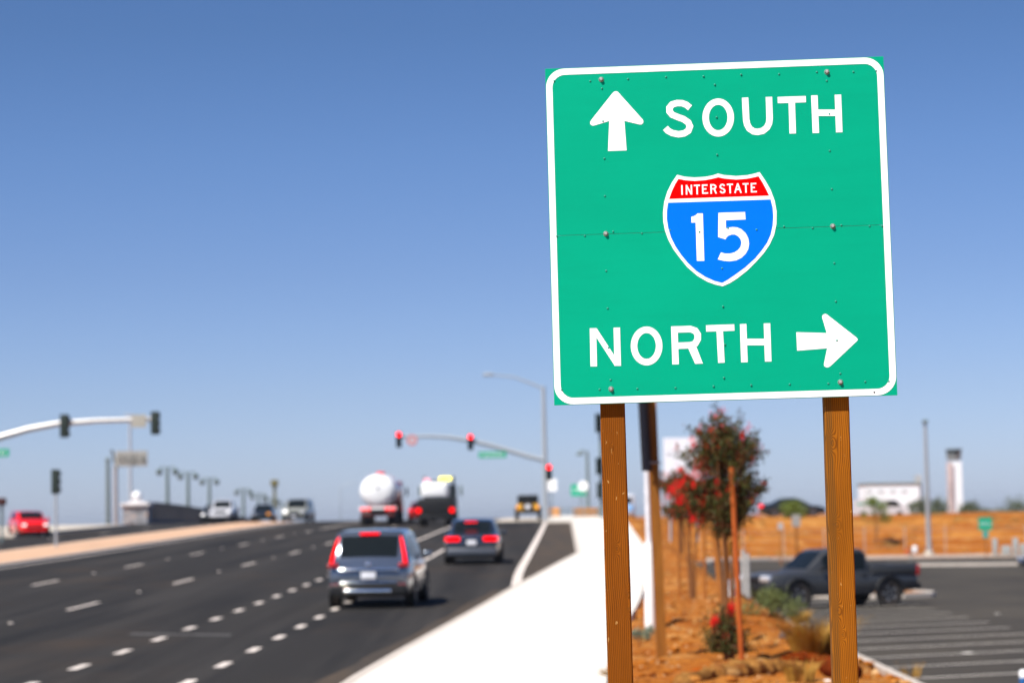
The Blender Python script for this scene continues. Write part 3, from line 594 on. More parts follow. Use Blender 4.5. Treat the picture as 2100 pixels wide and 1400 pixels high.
# grey blue compact SUV ahead
bluegrey = mat('blue_grey_paint', (.15, .175, .215), .25, .7, var=.04, coat=1)
L, Wd, Hh = 4.55, 1.84, 1.68
suv = car('suv', bluegrey, 'blue grey compact SUV with lit tall brake lights, nearest vehicle on the road', 'SUV', 'suv', G(-4.12, 54.6), HD - R(2.2), L, Wd, Hh,
    SUVB(L, Wd, Hh), SUVC(L, Wd, Hh), [(-1.7, -1.05), (-.98, -.05), (.02, .95)], (L * .09, L * .25), (-L / 2 + .09, -L / 2 + .36), (-1.38, 1.36), .35, .41, slope=rd(54))
RB = -L / 2
for sx in (-1, 1):
    mb = MB().tube([(sx * .80, RB + .02, .98), (sx * .775, RB + .1, 1.14), (sx * .71, RB + .27, 1.42), (sx * .67, RB + .38, 1.53)], [.036, .034, .028, .018], 8)
    mb.build('taillight', brake, suv, smooth=60)
    bit(suv, 'taillight', redlens, (sx * .77, RB + .0, .93), (.24, .1, .11), .03)
    bit(suv, 'reflector', redlens, (sx * .72, RB - .03, .5), (.2, .03, .06), .01)
bit(suv, 'tailgate_trim', chrome, (0, RB - .035, .83), (1.3, .05, .07), .02)
bit(suv, 'brake_light', brake, (0, RB + .33, 1.60), (.42, .06, .04), .01)
bit(suv, 'licence_plate', plate_m, (0, RB - .035, .72), (.32, .02, .16), .005)
bit(suv, 'rear_bumper', black, (0, RB + .04, .4), (1.66, .2, .26), .05)
bit(suv, 'bumper_guard', chrome, (0, RB - .07, .37), (1.0, .04, .1), .02)
bit(suv, 'bumper_step', chrome, (0, RB - .06, .56), (1.25, .04, .04), .015)
bit(suv, 'badge', chrome, (0, RB - .01, .94), (.11, .03, .09), .03)
mirrors(suv, bluegrey, .78, 1.08, .9)
# dark sedan ahead
darkpaint = mat('charcoal_blue_paint', (.045, .055, .075), .25, .6, var=.05, coat=1)
L, Wd, Hh = 4.85, 1.86, 1.5
sed = car('sedan', darkpaint, 'dark sedan with wide lit brake lights, in the lane right of the blue grey SUV', 'car', 'sedan', G(-3.05, 83.2), HD, L, Wd, Hh,
    SEDB(L, Wd, Hh), SEDC(L, Wd, Hh), [(-1.2, -.5), (-.43, .55)], (L * .05, L * .235), (-L * .34, -L * .21), (-1.4, 1.4), .34, .39, slope=rd(83))
RB = -L / 2
for sx in (-1, 1): bit(sed, 'taillight', brake, (sx * .64, RB + .03, .85), (.5, .16, .15), .05)
bit(sed, 'brake_light', brake, (-.05, RB + 1.0, 1.4), (.4, .1, .04), .01)
bit(sed, 'trunk_trim', chrome, (0, RB - .01, .9), (.7, .05, .04), .015)
bit(sed, 'licence_plate', plate_m, (0, RB - .02, .73), (.32, .03, .15), .005)
bit(sed, 'rear_bumper', mat('sedan_bumper', (.09, .1, .12), .4, .3), (0, RB + .03, .42), (1.64, .16, .26), .06)
mirrors(sed, darkpaint, .75, .98, .9)
# tanker truck
tk = thing('tanker_truck', 'white round tanker truck with a row of red tail lights, left of the black truck', 'truck', G(-12.3, 166), HD); tk.rotation_euler = (rd(166), 0, HD)
mb = MB(); ry, rz_ = 1.22, 1.1; n = 28
pr = [(-4.62, .02), (-4.6, .5), (-4.5, .82), (-4.3, .97), (-4.1, 1), (1.0, 1), (1.25, .96), (1.4, .7), (1.45, .02)]
for (y, k) in pr:
    for i in range(n): an = 2 * math.pi * i / n; mb.v.append((ry * k * math.cos(an), y, 2.3 + rz_ * k * math.sin(an)))
for i in range(len(pr) - 1):
    for k in range(n): q = i * n; mb.f.append((q + k, q + (k + 1) % n, q + n + (k + 1) % n, q + n + k))
mb.build('tank', white, tk, smooth=50)
for y in (-3.2, -.4): MB().lathe([(1.245, -.06), (1.245, .06)], (0, y, 2.3), 'Y', 32).build('tank_band', signred, tk)
MB().lathe([(.28, 0), (.28, .18), (.001, .2)], (0, -1.6, 3.38), 'Z', 16).build('hatch', signred, tk)
MB().lathe([(.09, 0), (.06, -.04), (.001, -.04)], (.0, -4.63, 2.5), 'Y', 14).build('tank_valve', black, tk)
bit(tk, 'chassis', black, (0, -1.2, .95), (1.0, 7.2, .3))
bit(tk, 'tail_panel', mat('maroon_panel', (.12, .015, .015), .5), (0, -4.45, 1.15), (1.1, .1, .35))
bit(tk, 'rear_bumper', mat('dark_red_bumper', (.11, .03, .03), .5, var=.5, scale=9), (0, -4.65, .72), (2.2, .15, .22))
bit(tk, 'light_bar', white, (0, -4.6, 1.12), (2.46, .1, .24))
for x in (-1.0, -.62, .62, 1.0): bit(tk, 'taillight', brake, (x, -4.68, 1.1), (.27, .08, .17), .04)
for sx in (-1, 1):
    MB().lathe([(.001, -.3), (.5, -.3), (.5, .3), (.001, .3)], (sx * .88, -3.4, .5), 'X', 24).build('wheel', rubber, tk)
    MB().lathe([(.001, -.3), (.5, -.3), (.5, .3), (.001, .3)], (sx * .88, -2.2, .5), 'X', 24).build('wheel', rubber, tk)
    MB().lathe([(.001, -.15), (.5, -.15), (.5, .15), (.001, .15)], (sx * 1.0, 3.4, .5), 'X', 24).build('wheel', rubber, tk)
    bit(tk, 'mudflap', black, (sx * .9, -4.3, .45), (.62, .03, .6), .005)
bit(tk, 'cab', mat('red_cab_paint', (.32, .04, .03), .35, coat=.6), (0, 3.0, 1.85), (2.3, 2.2, 2.2), .15)
bit(tk, 'hood', MATS['red_cab_paint'], (0, 4.7, 1.3), (2.0, 1.5, 1.2), .15)
for sx in (-1, 1): bit(tk, 'side_mirror', black, (sx * 1.42, 3.6, 2.2), (.16, .1, .6), .03)
# black utility truck with white tank and beacon
ut = thing('utility_truck', 'black truck carrying a white box with a yellow beacon lit on top', 'truck', G(-8.1, 158), HD); ut.rotation_euler = (rd(158), 0, HD)
bit(ut, 'body', black, (0, -.8, 1.25), (2.35, 5.4, 1.0), .06)
mb = MB().rbox((-.08, -1.4, 2.3), (1.7, 3.6, 1.0), .2); mb.build('water_tank', white, ut, smooth=60)
bit(ut, 'tank_top', black, (-.1, -1.0, 2.84), (1.2, 2.2, .14), .05)
bit(ut, 'cab', mat('dark_truck_paint', (.02, .03, .03), .3, .2, coat=.6), (0, 2.6, 1.7), (2.2, 1.9, 1.9), .15)
bit(ut, 'beacon', yellowlamp, (.62, -2.9, 3.03), (.75, .3, .2), .08)
bit(ut, 'beacon', mat('pink_lens', (.8, .35, .4), .3, emit=((1, .4, .5), .5)), (-.55, -2.9, 2.93), (.42, .3, .26), .1)
bit(ut, 'rear_bumper', black, (0, -3.55, .6), (2.2, .2, .3))
for sx in (-1, 1):
    MB().lathe([(.16, 0), (.16, -.05), (.001, -.06)], (sx * 1.07 - .02, -3.5, 1.02), 'Y', 18).build('taillight', brake, ut)
    MB().lathe([(.001, -.28), (.48, -.28), (.48, .28), (.001, .28)], (sx * .85, -2.3, .48), 'X', 24).build('wheel', rubber, ut)
    MB().lathe([(.001, -.15), (.48, -.15), (.48, .15), (.001, .15)], (sx * .98, 2.8, .48), 'X', 24).build('wheel', rubber, ut)
    bit(ut, 'side_mirror', greypole, (sx * 1.38, 3.0, 2.25), (.18, .1, .65), .03)
    bit(ut, 'exhaust_stack', black, (sx * .95, 1.35, 2.4), (.16, .16, 1.6), .05)
# smaller traffic
def simple_lights(t, L, z, w, m_, front=True, sz=(.3, .1, .13), nm='headlight'):
    for sx in (-1, 1): bit(t, nm, m_, (sx * w, (L / 2 if front else -L / 2) * .985, z), sz, .04)
redpaint = mat('bright_red_paint', (.8, .008, .005), .25, .0, coat=1)
L, Wd, Hh = 4.6, 1.85, 1.46
rs = car('sedan', mat('dull_red_paint', (.3, .02, .02), .3, .2, coat=1), 'red car mostly hidden between the tanker and the black truck', 'car', 'sedan', G(-10.35, 178), HD, L, Wd, Hh,
    SEDB(L, Wd, Hh), SEDC(L, Wd, Hh), [(-1.1, -.5), (-.43, .5)], (L * .05, L * .235), (-L * .34, -L * .21), (-1.35, 1.35), slope=rd(176))
simple_lights(rs, L, .85, .66, brake, False, nm='taillight')
L, Wd, Hh = 4.4, 1.84, 1.5
rc = car('sedan', redpaint, 'bright red hatchback facing the camera at the far left', 'car', 'hatchback', G(-31.4, 142.5), math.pi + R(21), L, Wd, Hh,
    SUVB(L, Wd, Hh - .1), [(a_, b_, c_, d_ * .93, e_ * .93) for a_, b_, c_, d_, e_ in SUVC(L, Wd, Hh + .1)], [(-1.3, -.6), (-.5, .4)], (L * .09, L * .24), (-L / 2 + .1, -L / 2 + .36), (-1.35, 1.35), slope=-.01)
simple_lights(rc, L, .68, .62, headlit, sz=(.26, .12, .1))
bit(rc, 'grille', black, (0, L / 2 + .0, .55), (.9, .06, .14)); bit(rc, 'front_bumper', redpaint, (0, L / 2 - .03, .36), (1.4, .16, .18), .06)
mirrors(rc, redpaint, .7, 1.0, .9)
silver = mat('silver_paint', (.3, .31, .28), .4, .3, coat=.5)
L, Wd, Hh = 4.9, 1.98, 1.82
sv = car('suv', silver, 'silver SUV facing the camera at the end of the median', 'SUV', 'suv', G(-20.7, 190), math.pi - R(4), L, Wd, Hh,
    SUVB(L, Wd, Hh), SUVC(L, Wd, Hh), [(-1.9, -1.1), (-1.0, .0), (.08, 1.0)], (L * .09, L * .25), (-L / 2 + .09, -L / 2 + .36), (-1.45, 1.45), .37, .42)
bit(sv, 'headlight', headlit, (.7, L / 2 - .05, .84), (.36, .14, .24), .06); bit(sv, 'headlight', headlamp, (-.7, L / 2 - .05, .82), (.3, .12, .16), .05); bit(sv, 'grille', black, (0, L / 2 + .01, .72), (.9, .06, .2)); bit(sv, 'front_bumper', black, (0, L / 2 - .02, .42), (1.7, .2, .25), .06); mirrors(sv, silver, .8, 1.1, .95)
bit(sv, 'licence_plate', plate_m, (0, L / 2 + .1, .45), (.32, .02, .15), .004)
# oncoming pickup, two dark cars
TRB = lambda L, W: [(-L / 2, W * .46, .55, .95), (-L / 2 + .08, W * .49, .45, 1.0), (-L * .2, W / 2, .42, 1.02), (0, W / 2, .4, 1.06), (L * .2, W / 2, .42, 1.1), (L * .36, W * .495, .44, 1.08), (L / 2 - .18, W * .475, .46, 1.02), (L / 2 - .04, W * .44, .5, .92), (L / 2, W * .4, .55, .8)]
TRC = lambda L, W, H: [(-.98, W * .455, W * .42, 1.04, 1.1), (-.9, W * .465, W * .395, 1.04, H - .12), (-.78, W * .47, W * .39, 1.04, H - .02), (-.2, W * .475, W * .385, 1.04, H), (.4, W * .475, W * .38, 1.06, H - .02), (.62, W * .47, W * .385, 1.07, H - .12), (1.28, W * .45, W * .43, 1.08, 1.12)]
def pickup(m_, label, loc, heading, slope=0, L=5.39, Wd=1.89, Hh=1.79, rims=rimm, flares=False):
    t = car('pickup', m_, label, 'pickup truck', 'pickup_truck', loc, heading, L, Wd, Hh, TRB(L, Wd), TRC(L, Wd, Hh), [(-.82, -.12), (-.03, .68)], (.58, 1.2), (-.97, -.86), (-1.62, 1.62), .39, .47, rims=rims, slope=slope)
    for sx in (-1, 1):
        bit(t, 'bed_side', m_, (sx * (Wd / 2 - .06), -1.83, 1.13), (.1, 1.68, .3), .03)
        bit(t, 'taillight', redlens, (sx * (Wd / 2 - .08), -L / 2 + .0, 1.08), (.16, .14, .32), .03)
        if flares:
            for wy in (-1.62, 1.62):
                mb = MB().tube([(sx * (Wd / 2 + .02), wy + .49 * math.cos(R(a_)), .41 + .49 * math.sin(R(a_))) for a_ in range(-8, 189, 14)], .05, 8); mb.build('fender_flare', black, t, smooth=60)
            bit(t, 'side_step', black, (sx * (Wd / 2 - .06), 0, .43), (.16, 2.1, .12), .03)
            bit(t, 'door_handle', black, (sx * (Wd / 2 + .005), .12, .97), (.03, .18, .04), .01)
            bit(t, 'door_handle', black, (sx * (Wd / 2 + .005), -.72, .97), (.03, .18, .04), .01)
    bit(t, 'tailgate', m_, (0, -L / 2 + .05, 1.12), (Wd - .26, .08, .3), .03)
    bit(t, 'bed_floor', black, (0, -1.83, 1.02), (Wd - .22, 1.6, .03), .01)
    bit(t, 'rear_bumper', black, (0, -L / 2 - .06, .58), (Wd * .92, .16, .2), .04)
    bit(t, 'front_bumper', black if flares else m_, (0, L / 2 + .02, .6), (Wd * .82, .2, .3), .08)
    bit(t, 'grille', black, (0, L / 2 + .01, .85), (Wd * .5, .08, .26), .04)
    for sx in (-1, 1):
        bit(t, 'headlight', headlamp, (sx * Wd * .37, L / 2 - .1, .92), (.36, .26, .2), .06, rz=-sx * .5)
        bit(t, 'fog_lamp', headlamp, (sx * Wd * .36, L / 2 + .06, .58), (.14, .08, .12), .04)
    mirrors(t, black if flares else m_, .78, 1.2, Wd / 2)
    return t
charcoal = mat('charcoal_paint', (.036, .038, .041), .42, .0, var=.06, coat=.3, spec=.5)
mdx = (at(1636, 1245, 73.6) + at(1830, 1238, 75.3)) / 2
vx = at(1636, 1245, 73.6) - at(1830, 1238, 75.3); ang = math.pi + R(24) - math.pi / 2
off = Matrix.Rotation(ang, 3, 'Z') @ Vector((-.9, 0, 0))
tr = pickup(charcoal, 'dark grey crew cab pickup truck parked across the lot behind the timber sign post', (mdx.x - 0.42, mdx.y + .75, LOT), ang, rims=rimdark, flares=True)
bit(tr, 'sun_visor_card', mat('teal_card', (.1, .45, .45), .4), (-.45, 1.12, 1.17), (.3, .02, .12), .005, rx=-.6)
wp = pickup(mat('oncoming_white_paint', (.6, .6, .62), .3, coat=1), 'white oncoming pickup truck seen over the median', G(-27.4, 196), math.pi, Hh=1.85)
bit(wp, 'headlight', headlit, (-.7, 2.72, .9), (.2, .1, .16), .05)
nearblack = mat('near_black_paint', (.015, .02, .022), .3, .3, coat=1)
L, Wd, Hh = 4.7, 1.85, 1.5
for (s, d, lab, lit, lm) in ((-29.2, 203, 'dark oncoming car with one headlamp shining, left of the white pickup', -1, headlit), (-25.5, 207, 'dark oncoming car with an orange turn lamp lit, right of the white pickup', 1, amber)):
    c_ = car('sedan', nearblack, lab, 'car', 'sedan', G(s, d), math.pi, L, Wd, Hh, SEDB(L, Wd, Hh), SEDC(L, Wd, Hh), [(-1.2, -.5), (-.43, .55)], (L * .05, L * .235), (-L * .34, -L * .21), (-1.4, 1.4))
    bit(c_, 'headlight', lm, (lit * -.62, L / 2 - .02, .68), (.3, .12, .16), .05); bit(c_, 'headlight', headlamp, (lit * .62, L / 2 - .04, .68), (.3, .12, .16), .05)
# yellow off-roader
yel = mat('yellow_paint', (.5, .27, .02), .35, .0, coat=.7)
jp = thing('off_roader', 'boxy yellow and black off-roader at the crest beside the signal pole', 'off-roader', G(-2.5, 176), HD); jp.rotation_euler = (rd(176), 0, HD)
bit(jp, 'body', yel, (0, 0, .92), (1.6, 3.9, .55), .06); bit(jp, 'hard_top', black, (0, -.6, 1.5), (1.5, 2.3, .66), .1)
bit(jp, 'rear_window', glass, (0, -1.76, 1.52), (1.1, .02, .38), .008)
MB().lathe([(.001, -.12), (.36, -.12), (.38, 0), (.36, .1), (.001, .1)], (0, -2.05, 1.0), 'Y', 24).build('spare_wheel', rubber, jp)
MB().lathe([(.17, -.14), (.001, -.15)], (0, -2.05, 1.0), 'Y', 18).build('spare_wheel_hub', plate_m, jp)
bit(jp, 'rear_bumper', black, (0, -2.05, .6), (1.7, .15, .2)); bit(jp, 'windshield', glass, (0, .68, 1.5), (1.4, .05, .5), .02)
for sx in (-1, 1):
    for y in (-1.25, 1.3): MB().lathe([(.001, -.13), (.42, -.13), (.42, .13), (.001, .13)], (sx * .82, y, .42), 'X', 22).build('wheel', rubber, jp); bit(jp, 'fender', black, (sx * .86, y, .9), (.24, .95, .07), .03)
    bit(jp, 'taillight', amber, (sx * .7, -2.0, .95), (.2, .06, .22), .03)
# vehicles beyond the bank
L, Wd, Hh = 4.9, 1.85, 1.42
bk = car('sedan', nearblack, 'black car with a red tail light parked on top of the orange bank', 'car', 'sedan', at(1625, 1057, 182) + Vector((0, 0, -.08)), -math.pi / 2, L, Wd, Hh, SEDB(L, Wd, Hh), SEDC(L, Wd, Hh), [(-1.3, -.5), (-.43, .6)], (L * .05, L * .235), (-L * .34, -L * .21), (-1.45, 1.45))
for sx in (-1, 1): bit(bk, 'taillight', brake if sx > 0 else redlens, (sx * .72, -L / 2 + .05, .85), (.34, .3, .2), .05)
vn_ = thing('cargo_van', 'pale van parked side-on in front of the white hangar', 'van', at(1805, 1058, 230) + Vector((0, 0, -.2)), -math.pi / 2)
vp = mat('pale_van_paint', (.56, .56, .58), .4, coat=.5)
MB().prism([(-2.6, .35), (2.6, .35), (2.65, .9), (2.0, 1.15), (1.35, 1.75), (-2.5, 1.8), (-2.6, 1.2)], lambda a_, b_, t: Vector((t, a_, b_)), -.9, .9).build('body', vp, vn_, smooth=30)
for sx in (-1, 1):
    MB().prism([(1.95, 1.12), (1.38, 1.66), (.5, 1.68), (.5, 1.12)], lambda a_, b_, t: Vector((t, a_, b_)), sx * .9, sx * .915).build('side_window', glass, vn_)
    MB().prism([(-2.3, 1.3), (.3, 1.3), (.3, 1.45), (-2.3, 1.45)], lambda a_, b_, t: Vector((t, a_, b_)), sx * .9, sx * .915).build('stripe', plategreen, vn_)
    for y in (-1.7, 1.7): MB().lathe([(.001, -.1), (.34, -.1), (.34, .1), (.001, .1)], (sx * .83, y, .34), 'X', 20).build('wheel', rubber, vn_)
# car cut off by the right edge
L, Wd, Hh = 4.6, 1.84, 1.5
cr = car('sedan', darkpaint, 'dark car entering the frame at the right edge of the lot', 'car', 'sedan', (at(2092, 1178, 112).x + 2.3, 112, LOT), math.pi / 2, L, Wd, Hh, SEDB(L, Wd, Hh), SEDC(L, Wd, Hh), [(-1.2, -.5), (-.43, .5)], (L * .05, L * .235), (-L * .34, -L * .21), (-1.4, 1.4))
simple_lights(cr, L, .68, .6, headlamp)
# white van past the pavement, right of the first post
wv = thing('box_van', 'white van beyond the pavement, between the timber sign post and the white pole', 'van', at(1277, 1064, 196) + Vector((0, 0, -.1)), HD)
bit(wv, 'body', mat('van_white', (.55, .58, .64), .45), (0, 0, 1.25), (1.9, 4.4, 1.7), .15); bit(wv, 'rear_window', glass, (0, -2.21, 1.6), (1.4, .02, .5), .008)
bit(wv, 'side_panel', mat('sky_blue_panel', (.25, .5, .85), .4), (.55, -2.22, 1.0), (.5, .02, .5), .008)
for sx in (-1, 1):
    for y in (-1.5, 1.5): MB().lathe([(.001, -.1), (.36, -.1), (.36, .1), (.001, .1)], (sx * .87, y, .36), 'X', 20).build('wheel', rubber, wv)
# ---------------------------------------------------------------- signals, lamps, signs
def head(t, p, yaw, lit, h=1.08, w=.38, name='signal_head', visor=True, lens_d=.165):
    """three-lamp signal head centred at p, front facing -Y turned by yaw"""
    Rm = Matrix.Rotation(yaw, 3, 'Z'); p = Vector(p)
    b = MB().rbox((0, 0, 0), (w, .2, h), .03, Rm); b.v = [tuple(Vector(v) + p) for v in b.v]
    hd = b.build(name, darkgreen, t, smooth=50)
    for i in range(3):
        z = h * (.325 - .325 * i)
        q = MB().lathe([(lens_d, -.10), (lens_d, -.34), (lens_d * .97, -.34), (lens_d * .97, -.10)], (0, 0, z), 'Y', 16); q.v = [tuple(Rm @ Vector(v) + p) for v in q.v if True]
        if visor: q.build('visor', darkgreen, hd)
        q = MB().lathe([(.0001, -.13), (lens_d * .9, -.105)], (0, 0, z), 'Y', 16); q.v = [tuple(Rm @ Vector(v) + p) for v in q.v]
        q.build('lens', redlamp if (lit and i == 0) else black, hd)
    return hd
def flat_sign(t, name, m_, c, w, h, yaw=0, th=.03):
    return MB().rbox(c, (w, th, h), .005, Matrix.Rotation(yaw, 3, 'Z')).build(name, m_, t)
def marks(t, m_, c, w, h, n, yaw=0, seed=1, name='lettering', y=-.02):
    """far lettering too blurred to read in the photograph: a row of upright strokes"""
    rnd = random.Random(seed); mb = MB(); x = -w / 2
    for i in range(n):
        ww = w / n * (.45 + .3 * rnd.random()); hh = h * (.75 + .25 * rnd.random())
        mb.box((x + ww / 2, y, 0), (ww * .45, .006, hh)); mb.box((x + ww * .8, y, hh * (rnd.random() - .5) * .6), (ww * .5, .006, h * .2)); x += w / n
    Rm = Matrix.Rotation(yaw, 3, 'Z'); mb.v = [tuple(Rm @ Vector(v) + Vector(c)) for v in mb.v]
    return mb.build(name, m_, t)
# near signal mast reaching in from the left
D1 = 113
t = thing('signal_mast', 'pale curved signal mast reaching in from the left edge with two dark unlit heads', 'traffic signal', at(-170, 1115, D1))
o0 = t.location.copy(); rel = lambda u, v, d: at(u, v, d) - o0
MB().tube([rel(-170, 1118, D1), rel(-176, 925, D1)], [.2, .16], 14).build('pole', lightgrey, t, smooth=60)
MB().tube([rel(-176, 960, D1), rel(-90, 925, D1), rel(0, 896, D1), rel(60, 879, D1), rel(120, 868, D1), rel(200, 862, D1), rel(322, 859, D1)], [.17, .165, .16, .15, .14, .125, .11], 14).build('mast_arm', steel, t, smooth=60)
head(t, rel(132, 873, D1 - .3), R(170), False); head(t, rel(318, 867, D1 - .3), R(170), False)
flat_sign(t, 'lane_sign', mat('sign_back', (.42, .4, .34), .6, .2), rel(285, 863, D1 - .2), .68, .6)
flat_sign(t, 'street_name_sign', plategreen, rel(0, 928, D1), .85, .36); marks(t, signwhite, rel(0, 928, D1), .7, .18, 4, y=-.03)
t = thing('signal_pole', 'short signal on a thin pole standing on the median, unlit, right of the red car', 'traffic signal', at(115, 1122, 111))
o0 = t.location.copy(); MB().tube([rel(115, 1122, 111), rel(114, 985, 111)], .06, 10).build('pole', lightgrey, t, smooth=60); head(t, rel(113.5, 987, 111), R(170), False, 1.12, .34)
t = thing('crossing_signal', 'small dark crossing signal on a post cut by the left edge', 'traffic signal', at(4, 1112, 118))
o0 = t.location.copy(); MB().tube([rel(4, 1112, 118), rel(4, 1020, 118)], .07, 10).build('pole', greypole, t, smooth=60)
bit(t, 'signal_box', mat('dark_maroon_box', (.06, .015, .012), .6), rel(4, 1028, 117.8), (.4, .3, .36), .05)
# middle mast over our lanes
D2 = 166
b_ = at(1118, 1066, D2)
t = thing('signal_mast', 'tall signal mast pole with long arm and red lights over the truck lanes', 'traffic signal', b_); o0 = b_.copy()
MB().tube([rel(1119, 1068, D2), rel(1114, 792, D2)], [.2, .13], 14).build('pole', lightgrey, t, smooth=60)
MB().tube([rel(1117, 943, D2), rel(1080, 934, D2), rel(1040, 922, D2), rel(1000, 911, D2), rel(965, 903, D2), rel(920, 896, D2), rel(880, 894, D2), rel(818, 895, D2)], [.17, .17, .165, .16, .15, .13, .12, .1], 12).build('mast_arm', lightgrey, t, smooth=60)
MB().tube([rel(1115, 797, D2), rel(1090, 786, D2), rel(1055, 773, D2), rel(1010, 768, D2)], [.075, .07, .06, .05], 8).build('lamp_arm', lightgrey, t, smooth=60)
MB().rbox(rel(1001, 768, D2), (.75, .35, .22), .08).build('lamp_head', lightgrey, t, smooth=60)
head(t, rel(818, 901, D2 - .3), 0, True); head(t, rel(965, 906, D2 - .3), 0, True); head(t, rel(1126, 968, D2 - .3), 0, True)
sg = MB().lathe([(.001, -.02), (.38, -.02), (.38, .01), (.001, .01)], rel(845, 902, D2 - .2), 'Y', 24).build('no_turn_sign', mat('pale_pink_sign', (.5, .42, .45), .5), t)
MB().lathe([(.34, -.03), (.24, -.03), (.24, -.02), (.34, -.02)], rel(845, 902, D2 - .2), 'Y', 24).build('ring', mat('sign_ring_red', (.6, .12, .1), .5), sg)
flat_sign(t, 'street_name_sign', plategreen, rel(1010, 932, D2 - .2), 1.9, .42); marks(t, signwhite, rel(1010, 932, D2 - .2), 1.6, .22, 8, y=-.03)
# signs and lamps right of the mast
def post_sign(name, lab, cat, u, vb, vt, d, w, h, m_, pm=greypole, shape='rect', r_=.04, yaw=0, lett=None):
    t = thing(name, lab, cat, at(u, vb, d)); o0_ = t.location.copy(); top = at(u, vt, d) - o0_
    MB().tube([(0, 0, -.3), (0, 0, top.z)], r_, 10).build('post', pm, t, smooth=60)
    c = Vector((0, -.08, top.z - h / 2 + .05))
    if shape == 'disc':
        MB().lathe([(.0001, -.02), (w / 2, -.02), (w / 2, .01), (.0001, .01)], c, 'Y', 24).build('plate', m_, t)
    else: flat_sign(t, 'plate', m_, c, w, h, yaw)
    if lett: marks(t, lett[0], c, w * .8, h * lett[1], lett[2], yaw, y=-.03)
    return t
post_sign('road_sign', 'white sign plate on a grey post right of the tall signal pole', 'road sign', 1132, 1068, 983, 168, .75, .85, signwhite)
post_sign('road_sign', 'green guide sign behind the round white sign near the lamp', 'road sign', 1190, 1062, 994, 200, 1.5, .95, plategreen, lett=(signwhite, .3, 6))
post_sign('road_sign', 'round white sign in front of the green guide sign', 'road sign', 1197, 1066, 987, 178, .75, .75, signwhite, shape='disc')
t = thing('street_lamp', 'grey green street lamp with a short arm to the left, by the green guide sign', 'street lamp', at(1207, 1064, 190)); o0 = t.location.copy()
MB().tube([rel(1207, 1070, 190), rel(1204, 925, 190)], [.16, .12], 10).build('pole', greypole, t, smooth=60)
MB().tube([rel(1204, 927, 190), rel(1196, 923, 190), rel(1190, 925, 190)], .06, 8).build('arm', greypole, t); MB().lathe([(.03, .25), (.3, 0), (.26, -.1), (.001, -.15)], rel(1189, 930, 190), 'Z', 14).build('lamp_shade', greypole, t, smooth=60)
t = thing('signal_pole', 'dark signal pole half hidden behind the left timber sign post', 'traffic signal', at(1233, 1064, 172)); o0 = t.location.copy()
MB().tube([rel(1235, 1068, 172), rel(1231, 850, 172)], .14, 10).build('pole', greypole, t, smooth=60); head(t, rel(1227, 867, 171.6), R(20), False, 1.35, .42); head(t, rel(1228, 955, 171.6), R(20), False, 1.2, .4)
bit(t, 'control_box', darkgreen, rel(1229, 1005, 171.7), (.35, .3, 1.1), .04)
orange_m = mat('orange_barricade_paint', (.75, .3, .03), .5)
for u, w_, lab in ((1138, .9, 'small orange barricade at the foot of the white road sign'), (1203, 2.0, 'long orange barricade below the round white sign'),):
    t = thing('barricade', lab, 'barricade', at(u, 1062, 184)); 
    om_ = orange_m if w_ < 1 else mat('brown_orange_board', (.4, .17, .03), .6)
    bit(t, 'board', om_, (0, 0, .62), (w_, .05, .3), .01); bit(t, 'board', om_, (0, 0, .25), (w_, .05, .2), .01)
    for sx in (-1, 1): bit(t, 'leg', greypole, (sx * w_ * .42, .02, .35), (.06, .3, .9), .01)
t = thing('railing', 'low grey railing across the crest behind the white road sign', 'railing', at(1168, 1064, 205)); o0 = t.location.copy()
for v in (1042, 1050): MB().tube([rel(1136, v, 205), rel(1236, v, 205)], .035, 6).build('rail', greypole, t)
for k in range(13): MB().tube([rel(1138 + k * 8, 1066, 205), rel(1138 + k * 8, 1041, 205)], .03, 6).build('baluster', greypole, t)
# tall grey poles, billboard and bridge furniture on the left
t = thing('lamp_post', 'dark green bare pole left of the stone pillar', 'pole', at(222, 1085, 195)); o0 = t.location.copy()
MB().tube([rel(222, 1090, 195), rel(221, 944, 195)], [.2, .16], 12).build('pole', greypole, t, smooth=60); MB().lathe([(.2, 0), (.24, .08), (.05, .3)], rel(221, 944, 195), 'Z', 12).build('cap', greypole, t)
t = thing('billboard', 'grey message board on a pale round pole above the stone pillar', 'billboard', at(238, 1083, 212)); o0 = t.location.copy()
MB().tube([rel(238, 1088, 212), rel(237, 955, 212)], .2, 14).build('pole', steel, t, smooth=60)
flat_sign(t, 'panel', mat('board_grey', (.36, .36, .33), .6), rel(270, 940, 211.8), 2.75, 1.35, th=.25)
marks(t, mat('board_letter', (.1, .11, .1), .6), rel(272, 941, 211.7), 2.4, 1.0, 5, y=-.15)
MB().tube([rel(229, 922, 211.9), rel(240, 962, 211.9)], .12, 8).build('brace', mat('brace_grey', (.12, .14, .13), .6), t)
t = thing('street_lamp', 'very pale tall pole rising behind the grey message board', 'pole', at(267, 1070, 260)); o0 = t.location.copy()
MB().tube([rel(268, 1085, 260), rel(266, 850, 260)], [.2, .14], 10).build('pole', mat('pale_pole', (.4, .46, .52), .5), t, smooth=60); MB().rbox(rel(262, 850, 260), (.8, .3, .2), .06).build('lamp_head', MATS['pale_pole'], t)
t = thing('street_lamp', 'faint pale street lamp far beyond the crest, left of the tanker', 'street lamp', at(698, 1066, 300)); o0 = t.location.copy()
MB().tube([rel(699, 1075, 300), rel(697, 1000, 300), rel(706, 992, 300), rel(722, 989, 300)], [.1, .08, .06, .05], 8).build('pole', MATS['pale_pole'], t, smooth=60); MB().rbox(rel(724, 989, 300), (.7, .3, .15), .05).build('lamp_head', MATS['pale_pole'], t)
t = thing('column', 'olive square column with a box top left of the silver SUV', 'column', at(564, 1066, 222)); o0 = t.location.copy()
